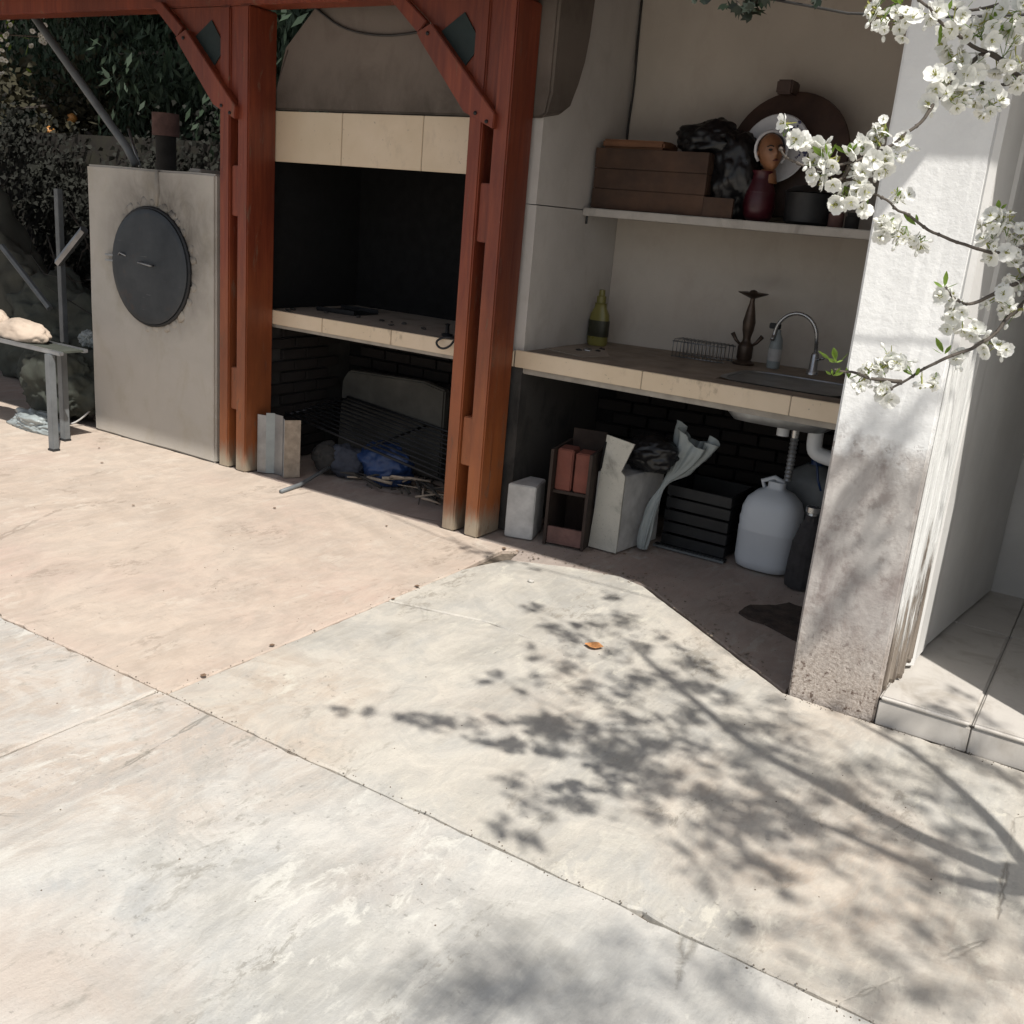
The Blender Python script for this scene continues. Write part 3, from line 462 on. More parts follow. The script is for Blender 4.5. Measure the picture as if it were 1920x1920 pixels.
class MB:
    def __init__(self): self.v, self.f, self.mi, self.cur = [], [], [], 0
    def add(self, vs, fs, mi=None):
        b = len(self.v)
        self.v += [tuple(p) for p in vs]
        self.f += [tuple(i + b for i in f) for f in fs]
        self.mi += [self.cur if mi is None else mi] * len(fs)
        return self
    def box(self, x0, x1, y0, y1, z0, z1, rot=None, c=None):
        vs = [(x, y, z) for x in (x0, x1) for y in (y0, y1) for z in (z0, z1)]
        if rot is not None:
            c = Vector(c or ((x0 + x1) / 2, (y0 + y1) / 2, (z0 + z1) / 2))
            vs = [tuple(c + rot @ (Vector(p) - c)) for p in vs]
        return self.add(vs, [(0, 1, 3, 2), (4, 6, 7, 5), (0, 4, 5, 1), (2, 3, 7, 6), (0, 2, 6, 4), (1, 5, 7, 3)])
    def prism(self, poly, a, b, axis='z'):
        """polygon swept along an axis; poly is in the two other axes"""
        def P(p, t): return {'z': (p[0], p[1], t), 'y': (p[0], t, p[1]), 'x': (t, p[0], p[1])}[axis]
        n = len(poly)
        return self.add([P(p, a) for p in poly] + [P(p, b) for p in poly],
                        [tuple(range(n - 1, -1, -1)), tuple(range(n, 2 * n))] + [(i, (i + 1) % n, n + (i + 1) % n, n + i) for i in range(n)])
    def tube(self, pts, r, n=8, cap=True):
        pts = [Vector(p) for p in pts]
        rs = r if isinstance(r, (list, tuple)) else [r] * len(pts)
        up = Vector((0, 0, 1)); vs = []
        prev = None
        for i, p in enumerate(pts):
            t = (pts[min(i + 1, len(pts) - 1)] - pts[max(i - 1, 0)])
            t = t.normalized() if t.length > 1e-9 else Vector((0, 0, 1))
            if prev is None: u = t.cross(up if abs(t.z) < .9 else Vector((1, 0, 0))).normalized()
            else: u = (prev - t * prev.dot(t)).normalized()
            prev = u; w = t.cross(u)
            for k in range(n):
                a = 2 * math.pi * k / n
                vs.append(p + (u * math.cos(a) + w * math.sin(a)) * rs[i])
        fs = [(i * n + k, i * n + (k + 1) % n, (i + 1) * n + (k + 1) % n, (i + 1) * n + k) for i in range(len(pts) - 1) for k in range(n)]
        if cap: fs += [tuple(range(n - 1, -1, -1)), tuple((len(pts) - 1) * n + k for k in range(n))]
        return self.add(vs, fs)
    def lathe(self, prof, c=(0, 0, 0), n=24, sx=1, sy=1, e=2.0, rot=None):
        """profile (r, z) round a vertical axis; e > 2 squares the plan off"""
        vs = []
        for r, z in prof:
            for k in range(n):
                a = 2 * math.pi * k / n
                ca, sa = math.cos(a), math.sin(a)
                x = math.copysign(abs(ca) ** (2 / e), ca) * r * sx; y = math.copysign(abs(sa) ** (2 / e), sa) * r * sy
                p = Vector((x, y, z))
                if rot is not None: p = rot @ p
                vs.append(p + Vector(c))
        m = len(prof)
        fs = [(i * n + k, i * n + (k + 1) % n, (i + 1) * n + (k + 1) % n, (i + 1) * n + k) for i in range(m - 1) for k in range(n)]
        fs += [tuple(range(n - 1, -1, -1)), tuple((m - 1) * n + k for k in range(n))]
        return self.add(vs, fs)
    def blob(self, c, r, seed=0, amp=.25, sub=3, s=(1, 1, 1), freq=2.2, flat=None):
        bm = bmesh.new(); bmesh.ops.create_icosphere(bm, subdivisions=sub, radius=1)
        vs = []
        for v in bm.verts:
            d = 1 + amp * noise.fractal(v.co * freq + Vector((seed, seed, 0)), .8, 2, 4)
            p = Vector((v.co.x * s[0], v.co.y * s[1], v.co.z * s[2])) * r * d + Vector(c)
            if flat is not None and p.z < flat: p.z = flat
            vs.append(p)
        fs = [tuple(v.index for v in f.verts) for f in bm.faces]
        bm.free(); return self.add(vs, fs)
    def bag(self, c, r, seed=0, s=(1, 1, 1), flat=None, amp=.22, wr=.16):
        """crumpled plastic: soft lumps with sharp creases"""
        bm = bmesh.new(); bmesh.ops.create_icosphere(bm, subdivisions=5, radius=1); vs = []
        for v in bm.verts:
            o = Vector((seed, seed * .3, 0))
            cr = abs(noise.noise(v.co * 2.6 + o)) + .6 * abs(noise.noise(v.co * 5.5 + o + Vector((3, 0, 0)))) + .35 * abs(noise.noise(v.co * 11 + o))
            d = 1 + amp * noise.fractal(v.co * 1.2 + o, .8, 2, 2) + wr * (cr - .5)
            p = Vector((v.co.x * s[0], v.co.y * s[1], v.co.z * s[2])) * r * d + Vector(c)
            if flat is not None and p.z < flat: p.z = flat
            vs.append(p)
        fs = [tuple(v.index for v in f.verts) for f in bm.faces]
        bm.free(); return self.add(vs, fs)
    def mesh(self, name, mats, off=(0, 0, 0), bevel=0, smooth=False, sub=0, disp=0, dfreq=6, seg=2):
        o = Vector(off)
        me = bpy.data.meshes.new(name)
        me.from_pydata([tuple(Vector(p) - o) for p in self.v], [], self.f)
        for m in (mats if isinstance(mats, (list, tuple)) else [mats]): me.materials.append(m)
        for p, i in zip(me.polygons, self.mi): p.material_index = i
        bm = bmesh.new(); bm.from_mesh(me)
        bmesh.ops.recalc_face_normals(bm, faces=bm.faces)
        if bevel:
            es = [e for e in bm.edges if len(e.link_faces) == 2 and e.calc_face_angle(0) > .5]
            bmesh.ops.bevel(bm, geom=es, offset=bevel, segments=seg, affect='EDGES', clamp_overlap=True)
        if sub:
            bmesh.ops.subdivide_edges(bm, edges=[e for e in bm.edges if e.calc_length() > .04], cuts=sub, use_grid_fill=True)
        if disp:
            bm.normal_update()
            for v in bm.verts:
                v.co += v.normal * disp * noise.fractal((v.co + o) * dfreq, .8, 2, 4)
        bm.to_mesh(me); bm.free()
        if smooth:
            for p in me.polygons: p.use_smooth = True
            if isinstance(smooth, float):
                try: me.set_sharp_from_angle(angle=smooth)
                except Exception: pass
        return me
    def build(self, name, mat, parent=None, **k):
        return link(name, self.mesh(name, mat, origin(parent) if parent is not None else (0, 0, 0), **k), parent)

def rx(a): return Matrix.Rotation(R(a), 3, 'X')
def ry(a): return Matrix.Rotation(R(a), 3, 'Y')
def rz(a): return Matrix.Rotation(R(a), 3, 'Z')

# ---------------------------------------------------------------- the setting: ground and slabs
g = MB(); g.box(-40, 40, -30, 50, -.5, -.035)
ground = g.build('ground', M['soil']); tag(ground, kind='structure')
pav = MB(); pav.box(-14, 6, -5, 9, -.033, -.022)
pav = pav.build('pavement', M['grit']); tag(pav, kind='structure')

def wobble(p0, p1, step=.035, amp=.0022, seed=0, jag=.0):
    """points from p0 towards p1 with a broken edge"""
    p0, p1 = Vector(p0), Vector(p1); L = (p1 - p0).length; n = max(1, int(L / step))
    d = (p1 - p0) / L; nn = Vector((-d.y, d.x)); out = []
    for i in range(n):
        p = p0 + d * (L * i / n)
        a = 0 if i == 0 else amp * 2.2 * noise.fractal(Vector((p.x * 9 + seed, p.y * 9, seed)), .7, 2, 5)
        if i and random.random() < jag: a += random.uniform(.003, .009)
        out.append(p + nn * a)
    return out

def slab(corners, mat, seed, z=0, th=.03, jag=.05, amps=None):
    pts = []
    for i, c in enumerate(corners):
        pts += wobble(c, corners[(i + 1) % len(corners)], seed=seed + i, jag=jag)
    n = len(pts)
    # inward ring for a worn arris
    ins = []
    for i, p in enumerate(pts):
        t = pts[(i + 1) % n] - pts[i - 1]
        t = t.normalized() if t.length > 1e-9 else Vector((1, 0))
        ins.append(p + Vector((-t.y, t.x)) * .005)
    m = MB()
    vs = [(p.x, p.y, z - th) for p in pts] + [(p.x, p.y, z - .006) for p in pts] + [(p.x, p.y, z) for p in ins]
    fs = []
    for r_ in (0, 1):
        for i in range(n): fs.append((r_ * n + i, r_ * n + (i + 1) % n, (r_ + 1) * n + (i + 1) % n, (r_ + 1) * n + i))
    fs.append(tuple(range(2 * n, 3 * n)))
    m.add(vs, fs)
    return m.build('concrete_slab', mat, pav)

slab([(-2.49, -5), (6, -5), (6, 1.979), (-2.487, 1.979)], slab_white, 1)
slab([(-14, -5), (-2.498, -5), (-2.496, 1.979), (-14, 1.979)], slab_white, 5)
# cream slab with a tapering split running in from its left edge
slab([(-2.452, 1.988), (6, 1.988), (6, 3.43), (-.53, 3.43), (-.845, 3.44), (-1.72, 4.09), (-1.86, 4.13), (-2.10, 4.07), (-2.38, 3.93), (-2.452, 3.66),
      (-2.455, 3.128), (-2.02, 3.232), (-1.70, 3.20), (-2.02, 3.222), (-2.45, 3.112)], slab_cream, 9)
slab([(-14, 1.987), (-2.458, 1.987), (-2.458, 3.66), (-2.475, 4.04), (-2.42, 4.10), (-14, 4.14)], slab_pink, 14)
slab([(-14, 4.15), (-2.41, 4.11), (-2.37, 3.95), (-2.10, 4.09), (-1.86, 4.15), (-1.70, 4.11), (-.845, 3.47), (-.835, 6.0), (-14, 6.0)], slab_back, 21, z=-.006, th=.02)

# ---------------------------------------------------------------- barbecue fireplace
YF = 4.30
fp = thing('barbecue_fireplace', 'built-in barbecue fireplace with cream tiled lintel, sooty black firebox and brown concrete hood', 'fireplace', (-3.5, YF, 0))
MB().box(-4.60, -4.44, YF + .02, 5.25, 0, 2.03).build('side_wall', M['sooty_grey'], fp, bevel=.01)
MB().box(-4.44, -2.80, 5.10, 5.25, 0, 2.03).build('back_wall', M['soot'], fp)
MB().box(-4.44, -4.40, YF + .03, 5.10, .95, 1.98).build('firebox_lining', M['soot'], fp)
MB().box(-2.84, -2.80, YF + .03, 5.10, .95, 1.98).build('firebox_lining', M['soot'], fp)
MB().box(-4.60, -2.80, YF + .02, 5.10, .845, .925).build('hearth_slab', M['concrete_under'], fp, bevel=.006)
MB().box(-4.44, -2.84, YF + .012, 5.10, .925, .946).build('hearth_top', M['hearth'], fp, bevel=.003)
# front edge tiles
def edge_tiles(x0, x1, joints, z0, z1, y, parent, th=.018, gap=.003):
    xs = [x0] + [j for j in joints if x0 < j < x1] + [x1]
    for a, b in zip(xs[:-1], xs[1:]):
        MB().box(a + gap / 2, b - gap / 2, y - th, y, z0, z1).build('tile', M['tile'], parent, bevel=.0025)
    MB().box(x0, x1, y - th + .004, y - .001, z0 + .003, z1 - .003).build('grout', M['grout'], parent)
edge_tiles(-4.60, -2.66, [-4.45, -3.95, -3.45, -2.95], .868, .948, YF + .012, fp)
lin_b = MB().box(-4.62, -2.73, YF + .012, YF + .16, 1.778, 2.030)
lin_b.build('lintel', M['hood'], fp, bevel=.004)
edge_tiles(-4.62, -2.73, [-4.39, -3.85, -3.31, -2.80], 1.772, 2.036, YF + .012, fp)
# hood: tapers on the left and back, rounded belly at the right end
hood = MB()
prof = [(4.297, 2.04), (4.46, 2.072), (4.535, 2.125), (4.59, 2.22), (4.635, 2.33), (4.66, 2.45), (4.675, 2.62), (4.68, 2.76), (4.298, 2.76), (4.298, 2.55), (4.297, 2.35), (4.297, 2.16)]
n_ = len(prof)
def hx(z): return -4.40 + (z - 2.04) * .42 + max(0, z - 2.3) ** 2 * 2.2
vsL = [(hx(z), y, z) for y, z in prof]; vsM = [(-2.70, y, z) for y, z in prof]
vsR = [(-2.63, y - .006, z) for y, z in prof]; vsR2 = [(-2.590, y + (.02 if y < 4.5 and z > 2.1 else -.02), z + (.015 if z < 2.1 else 0)) for y, z in prof]
vv = vsL + vsM + vsR + vsR2
ff = [tuple(range(n_ - 1, -1, -1)), tuple(range(3 * n_, 4 * n_))]
for q in range(3):
    ff += [(q * n_ + i, q * n_ + (i + 1) % n_, (q + 1) * n_ + (i + 1) % n_, (q + 1) * n_ + i) for i in range(n_)]
hood.add(vv, ff)
hood.build('hood', M['hood'], fp, smooth=.7, bevel=.012)
MB().box(-4.30, -2.66, 4.66, 5.25, 2.035, 2.76).build('chimney_breast', M['hood'], fp, bevel=.02)
# bricks of the bay below, seen in the dark
brick_me = MB().box(-.098, .098, -.02, .02, -.029, .029).mesh('brick', M['brick'], bevel=.004, seg=1)
def brick_wall(x0, x1, y, z0, z1, parent, along='x', skip=()):
    o = origin(parent); r_ = 0; z = z0 + .033
    while z < z1 - .02:
        x = x0 + (.1 if r_ % 2 else 0) + .1
        while x < x1 - .09:
            b = link('brick', brick_me, parent)
            j = random.uniform(-.004, .004)
            if along == 'x': b.location = Vector((x, y + j, z)) - o
            else:
                b.location = Vector((y + j, x, z)) - o; b.rotation_euler = (0, 0, R(90))
            x += .208
        z += .07; r_ += 1
brick_wall(-4.42, -2.86, 5.085, 0, .84, fp)
brick_wall(4.36, 5.06, -4.432, 0, .84, fp, along='y')

# ---------------------------------------------------------------- walls of the sink niche
nw = thing('niche_wall', 'grey plaster walls of the sink niche with a thin crack at shelf height', 'wall', (-2.0, 5.3, 0))
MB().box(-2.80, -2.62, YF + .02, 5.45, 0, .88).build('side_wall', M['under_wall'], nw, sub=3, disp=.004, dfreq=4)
MB().box(-2.80, -2.62, YF + .02, 5.45, .882, 1.652).build('side_wall', M['wall_grey'], nw, sub=3, disp=.004, dfreq=4)
MB().box(-2.80, -2.623, YF + .02, 5.45, 1.655, 2.75).build('side_wall', M['wall_grey'], nw, sub=3, disp=.004, dfreq=4)
MB().prism([(-2.618, 5.19), (-.84, 5.46), (-.84, 5.62), (-2.618, 5.62)], .90, 2.75).build('back_wall', M['wall_niche'], nw)
MB().prism([(-2.618, 5.19), (-.84, 5.46), (-.84, 5.62), (-2.618, 5.62)], 0, .898).build('back_wall', M['soot'], nw)  # black here is painted shade under the counter
o_ = origin(nw)
for zrow in range(11):
    x = -2.50 + (.1 if zrow % 2 else 0)
    while x < -.92:
        b = link('brick', brick_me, nw); b.location = Vector((x, 5.17 + (x + 2.6) * .1525 + random.uniform(-.004, .004), .04 + zrow * .07)) - o_
        b.rotation_euler = (0, 0, math.atan(.1525)); x += .208

# sink counter
kc = thing('sink_counter', 'stained stone counter over an open bay with long cream tiles along its front edge', 'counter', (-1.7, YF, 0))
top = MB()
top.prism([(-2.618, YF + .012), (-1.66, YF + .012), (-1.66, 5.325), (-2.618, 5.18)], .885, .950)
top.prism([(-1.66, YF + .012), (-1.08, YF + .012), (-1.08, 4.47), (-1.66, 4.47)], .885, .950)
top.prism([(-1.66, 4.93), (-1.08, 4.93), (-1.08, 5.41), (-1.66, 5.325)], .885, .950)
top.prism([(-1.08, YF + .012), (-.84, YF + .012), (-.84, 5.44), (-1.08, 5.41)], .885, .950)
top.build('counter_top', M['counter_top'], kc)
MB().box(-2.66, -.84, YF + .03, YF + .10, .835, .883).build('support_beam', M['concrete_under'], kc, bevel=.006)
edge_tiles(-2.655, -.835, [-1.95, -1.24], .868, .953, YF + .012, kc)
bas = MB()
bas.lathe([(.285, .952), (.30, .956), (.272, .957), (.262, .94), (.25, .80), (.22, .765), (.05, .76), (.0, .76)], (-1.37, 4.70, 0), 32, 1.0, .80, 5)
bs = bas.build('sink_basin', M['galv'], kc, smooth=.8)
MB().tube([(-1.37, 4.70, .80), (-1.37, 4.70, .70)], .03, 12).build('drain', M['white_plastic'], kc, smooth=.8)

# shelf
sh = thing('concrete_shelf', 'thin grey concrete shelf with a crumbly front edge above the sink', 'shelf', (-1.75, 4.78, 1.62))
MB().prism([(-2.618, 4.78), (-.84, 4.78), (-.84, 5.455), (-2.618, 5.185)], 1.626, 1.666).build('shelf_board', M['shelf'], sh, bevel=.004, sub=4, disp=.003, dfreq=14)
MB().tube([(-2.60, 4.80, 1.625), (-2.60, 4.80, 1.585)], .006, 6).build('bracket', M['iron'], sh)

# ---------------------------------------------------------------- smoke oven
ov = thing('smoke_oven', 'tall grey cement oven box with a round black iron door', 'oven', (-5.2, 4.10, 0))
# front with a round opening behind the door is closed by the sheet door itself
m = MB(); m.prism([(-5.755, 4.10), (-4.605, 4.10), (-4.605, 4.95), (-5.755, 4.95)], 0, 1.675)
m.build('oven_body', M['oven'], ov, bevel=.012, sub=5, disp=.006, dfreq=3.5)
rim = MB()
for k in range(40):
    pass
rim.tube([(-5.155 + .345 * math.cos(a), 4.092, 1.11 + .345 * math.sin(a)) for a in [2 * math.pi * k / 40 for k in range(41)]], .012, 6, False)
rim.build('door_rim', M['iron'], ov, smooth=True)
dr = MB()
dr.lathe([(0.0, 0), (.335, 0), (.338, .004), (.338, .014), (.33, .018), (.30, .020), (.15, .026), (.0, .028)], (-5.155, 4.088, 1.11), 48, rot=rx(90))
door = dr.build('door', M['door_iron'], ov, smooth=.6)
MB().tube([(-5.20, 4.062, 1.135), (-5.20, 4.035, 1.135), (-5.09, 4.035, 1.125), (-5.09, 4.062, 1.125)], .006, 8).build('handle', M['galv'], door, smooth=True)
MB().tube([(-5.42, 4.066, 1.16), (-5.39, 4.05, 1.175), (-5.35, 4.066, 1.16)], .005, 6).build('handle', M['galv'], door, smooth=True)
hg = MB()
hg.box(-5.56, -5.47, 4.07, 4.086, 1.145, 1.157); hg.box(-5.56, -5.47, 4.07, 4.086, 1.112, 1.124)
hg.build('hinge', M['galv'], ov, bevel=.002)
# cement ridge that runs up from the door and a chipped collar round it
ri = MB(); ri.tube([(-5.10, 4.10, 1.47), (-5.09, 4.098, 1.55), (-5.095, 4.10, 1.672)], [.012, .016, .012], 8)
ri.build('cement_ridge', M['oven'], ov, smooth=True)
co_ = MB()
for k in range(30):
    a = 2 * math.pi * k / 30 + random.uniform(-.06, .06)
    if 2.4 < a < 4.2 or random.random() < .2: continue
    r_ = .365 + random.uniform(-.01, .012)
    co_.blob((-5.155 + r_ * math.cos(a), 4.100, 1.11 + r_ * math.sin(a)), random.uniform(.022, .040), k, .6, 2, (1, .22, 1))
co_.build('cement_collar', M['oven'], ov, smooth=True)['kind'] = 'stuff'
MB().box(-5.0, -4.90, 4.25, 4.45, 1.677, 1.70).build('cap_tile', M['concrete_under'], ov, bevel=.006)
pp = thing('flue_pipe', 'short rusty pinkish flue pipe rising behind the oven top', 'pipe', (-6.14, 5.02, 0))
MB().tube([(-6.14, 5.02, 0), (-6.14, 5.02, 1.92)], .07, 16).build('pipe', M['sooty_grey'], pp, smooth=.8)
MB().tube([(-6.14, 5.02, 1.92), (-6.14, 5.02, 2.07)], [.092, .092], 18).build('collar', M['rust_pipe'], pp, smooth=.8)

# ---------------------------------------------------------------- pergola
pg = thing('timber_pergola', 'red-brown varnished timber pergola on two twin-leg posts with corner braces', 'pergola', (-3.6, 4.2, 0))
def post(x0):
    m = MB()
    m.box(x0, x0 + .078, 4.095, 4.285, 0, 2.53)
    m.box(x0 + .148, x0 + .232, 4.085, 4.292, 0, 2.53)
    p = m.build('post', M['varnish'], pg, bevel=.007, sub=2, disp=.003, dfreq=5)
    for z0, z1 in ((.36, .61), (1.46, 1.73), (2.2, 2.45)):
        MB().box(x0 + .080, x0 + .146, 4.112, 4.27, z0, z1).build('spacer_block', M['varnish'], p, bevel=.005)
    return p
def brace(x):
    """x is the right face of the post's left leg"""
    m = MB()
    m.prism([(x - .10, 2.035), (x + .07, 1.965), (x + .075, 2.03), (x - .315, 2.415), (x - .40, 2.375), (x - .37, 2.335)], 4.055, 4.105, 'y')
    m.prism([(x - .40, 2.375), (x - .352, 2.425), (x - .53, 2.56), (x - .62, 2.56)], 4.068, 4.105, 'y')
    b = m.build('brace', M['varnish'], pg, bevel=.004)
    MB().prism([(x - .07, 2.09), (x + .06, 2.05), (x + .06, 2.53), (x - .49, 2.53), (x - .315, 2.395)], 4.108, 4.135, 'y').build('gusset_panel', M['varnish'], b)
    for bx, bz in ((x - .03, 2.03), (x + .035, 1.995), (x - .33, 2.37)):
        MB().lathe([(.009, 0), (.009, .005), (.004, .009), (0, .009)], (bx, 4.054, bz), 8, rot=rx(90)).build('bolt', M['iron'], b)
    dm = MB()
    dm.prism([(x - .305, 2.375), (x - .16, 2.465), (x - .055, 2.33), (x - .16, 2.215)], 4.100, 4.1065, 'y')
    dm.build('diamond_inset', M['dark_green'], b)
post(-4.565); brace(-4.475)
post(-2.895); brace(-2.80)
MB().box(-11, -2.3, 4.10, 4.24, 2.533, 2.70).build('beam', M['varnish'], pg, bevel=.006)
rf = MB(); rf.box(-11, -.215, 3.006, 5.05, 2.76, 2.82); rf.box(-4.7, -.215, 5.051, 5.7, 2.76, 2.82)
rf.build('roof', M['roof_wood'], pg)
for k in range(12):
    MB().box(-10.6 + k * .9, -10.52 + k * .9, 3.15, 4.095, 2.702, 2.758).build('rafter', M['varnish'], pg)

# ---------------------------------------------------------------- house pier, side wall, porch
hw = thing('house_wall', 'white limewashed house wall ending in a pier with a worn bare cement foot', 'wall', (-.67, 3.45, 0))
pier = MB(); pier.box(-.832, -.520, 3.45, 3.70, -.02, 2.758)
pier.build('pier', M['pier'], hw, bevel=.008, sub=7, disp=.006, dfreq=5)
MB().prism([(-.832, 3.702), (-.53, 3.702), (-.53, 3.76), (-.38, 4.95), (-.38, 5.6), (-.832, 5.6)], .115, 2.757).build('return_wall', M['lime'], hw, sub=2, disp=.003)
# timber jamb: uneven planks with grooves and a ragged foot
ys = [3.475, 3.52, 3.56, 3.605, 3.655, 3.70, 3.745]
for i in range(6):
    a, b = ys[i], ys[i + 1] - .004
    th = [.012, .026, .018, .03, .024, .032][i]
    zb = [.105, .12, .15, .11, .16, .14][i]
    m = MB(); pts = [(a, zb + .02), (a + .3 * (b - a), zb), (a + .6 * (b - a), zb + .03), (b, zb + .005), (b, 1.30), (a, 1.30)]
    m.prism(pts, -.5185, -.5185 + th + (.012 * i / 5), 'x')
    m.build('jamb_plank', M['jamb'], hw, bevel=.003, sub=3, disp=.003, dfreq=16)
MB().prism([(-.5185, 3.452), (-.498, 3.456), (-.482, 3.74), (-.5185, 3.74)], 1.302, 2.757).build('painted_face', M['lime'], hw, sub=3, disp=.002)
MB().prism([(-.5185, 3.70), (-.470, 3.755), (-.470, 4.0), (-.36, 4.94), (-.52, 4.94)], .125, 2.756).build('plaster_face', M['lime'], hw, sub=3, disp=.004, dfreq=7)
pr = thing('tiled_porch', 'low porch step of large pale stone tiles beside the pier', 'step', (.5, 3.44, 0))
MB().box(-.5, 3.0, 3.465, 5.6, -.02, .082).build('base', M['concrete_under'], pr)
xs = [-.5165, -.213, .39, .99, 1.6, 2.2, 3.0]
for i, (a, b) in enumerate(zip(xs[:-1], xs[1:])):
    MB().box(a + .0015, b - .0015, 3.44, 4.42, .084, .104).build('tile', M['porch_tile'], pr, bevel=.008, seg=3)
    MB().box(a + .0015, b - .0015, 4.424, 5.0, .084, .104).build('tile', M['porch_tile'], pr, bevel=.003)
    MB().box(a + .0015, b - .0015, 3.446, 3.462, -.01, .082).build('riser_tile', M['porch_tile'], pr, bevel=.003)
rw = thing('porch_end_wall', 'shaded wall at the back of the porch beyond the pier', 'wall', (.6, 5.0, 0))
MB().box(-.378, 3.2, 4.99, 5.2, .0, 2.757).build('wall_face', M['lime'], rw)
MB().box(.15, .45, 3.47, 4.985, .105, 2.757).build('wall_pier', M['lime'], rw)
prf = thing('porch_roof', 'flat roof over the porch joined to the house', 'roof', (1.5, 4, 2.76))
MB().box(-.21, 3.3, 3.09, 5.6, 2.76, 2.86).build('roof_slab', M['lime'], prf)

# ---------------------------------------------------------------- flowering cherry tree
def blossom_mesh(seed, open_=1.0):
    random.seed(seed)
    m = MB(); s = .0125
    for k in range(5):
        a = 2 * math.pi * k / 5 + random.uniform(-.12, .12)
        lift = random.uniform(.15, .5) / open_
        d = Vector((math.cos(a), math.sin(a), 0)); t = Vector((-math.sin(a), math.cos(a), 0))
        rows = []
        for u, w, h in ((.12, .12, 0), (.5, .50, .12), (.85, .56, .34), (1.08, .30, .5)):
            c = d * (u * s) + Vector((0, 0, h * s * lift * 1.6))
            rows.append([c - t * (w * s), c + Vector((0, 0, -.10 * s * w * 2)), c + t * (w * s)])
        vs = [p + Vector((random.uniform(-1, 1), random.uniform(-1, 1), random.uniform(-1, 1))) * s * .04 for r_ in rows for p in r_]
        fs = [(i * 3 + j, i * 3 + j + 1, i * 3 + j + 4, i * 3 + j + 3) for i in range(3) for j in range(2)]
        m.add(vs, fs, 0)
    for k in range(9):
        a = random.uniform(0, 6.28); r_ = random.uniform(.15, .4) * s
        b = Vector((math.cos(a) * r_ * .3, math.sin(a) * r_ * .3, 0)); tip = Vector((math.cos(a) * r_, math.sin(a) * r_, s * random.uniform(.4, .6)))
        m.add([b + Vector((s * .03, 0, 0)), b - Vector((s * .03, 0, 0)), tip + Vector((0, s * .05, 0)), tip + Vector((0, -s * .05, s * .06))], [(0, 1, 2), (1, 2, 3)], 1)
    m.add([(s * .16 * math.cos(a), s * .16 * math.sin(a), s * .05) for a in [k * math.pi / 3 for k in range(6)]], [(0, 1, 2, 3, 4, 5)], 1)
    m.tube([(0, 0, 0), (0, 0, -s * .5), (s * .2, 0, -s * 1.5)], [s * .1, s * .09, s * .04], 4)
    m.mi[-(4 * 2 + 2):] = [1] * 10
    return m.mesh('blossom', [M['petal'], M['stamen']], smooth=False)
def leaf_mesh(seed, L=.024, w=.32):
    random.seed(seed); m = MB(); vs = []
    for i, (u, k) in enumerate(((0, .05), (.25, .75), (.55, 1), (.8, .6), (1, .02))):
        z = .25 * L * u * u
        vs += [(u * L, -k * w * L / 2, z + .06 * L * k), (u * L, 0, z), (u * L, k * w * L / 2, z + .06 * L * k)]
    m.add(vs, [(i * 3 + j, i * 3 + j + 1, i * 3 + j + 4, i * 3 + j + 3) for i in range(4) for j in range(2)])
    return m.mesh('leaf', M['spring_leaf'], smooth=True)
BM = [blossom_mesh(k, [1, 1.3, .7, .35][k]) for k in range(4)]
LM = [leaf_mesh(20 + k, [.022, .028, .018][k]) for k in range(3)]
random.seed(11)
tree = thing('cherry_tree', 'flowering cherry tree reaching in from the right with white blossom and fresh green leaves', 'tree', (.80, 2.16, 0))
TO = origin(tree)
tr = MB()
tr.tube([(.82, 2.10, -.05), (.79, 2.16, .2), (.73, 2.24, .55), (.65, 2.31, .85), (.60, 2.36, 1.0), (.60, 2.37, 1.06)], [.085, .068, .06, .058, .056, .045], 12)
tr.build('trunk', M['bark'], tree, smooth=True)
def smooth_pts(pts, k=2):
    pts = [Vector(p) for p in pts]
    for _ in range(k):
        o = [pts[0]]
        for a, b in zip(pts[:-1], pts[1:]): o += [a * .75 + b * .25, a * .25 + b * .75]
        pts = o + [pts[-1]]
    return pts
nodes_ = []
for L_, (ra, rb) in zip(LIMBS, ((.038, .010), (.027, .007), (.027, .007))):
    p = smooth_pts(L_); n = len(p)
    MB().tube(p, [ra + (rb - ra) * i / (n - 1) for i in range(n)], 8).build('limb', M['bark'], tree, smooth=True)
    nodes_ += p[n // 4:]
for T_ in TWIGS:
    p = smooth_pts(T_); n = len(p)
    p = [q + Vector((noise.noise(q * 30), noise.noise(q * 30 + Vector((9, 0, 0))), noise.noise(q * 30 + Vector((0, 9, 0))))) * .006 for q in p]
    m = MB(); m.tube(p, [.0042 - .0026 * i / (n - 1) for i in range(n)], 6)
    for q in p[2::3]:
        m.blob(q, .0036, q.x * 50, .4, 1)
    m.build('twig', M['twig'], tree, smooth=True)
    nodes_ += [p[0]]
TW = [q for T_ in TWIGS for q in smooth_pts(T_, 1)]
def rnd_dir():
    v = Vector((random.gauss(0, 1), random.gauss(0, 1), random.gauss(0, 1)))
    return v.normalized()
ped = MB()
nb = 0
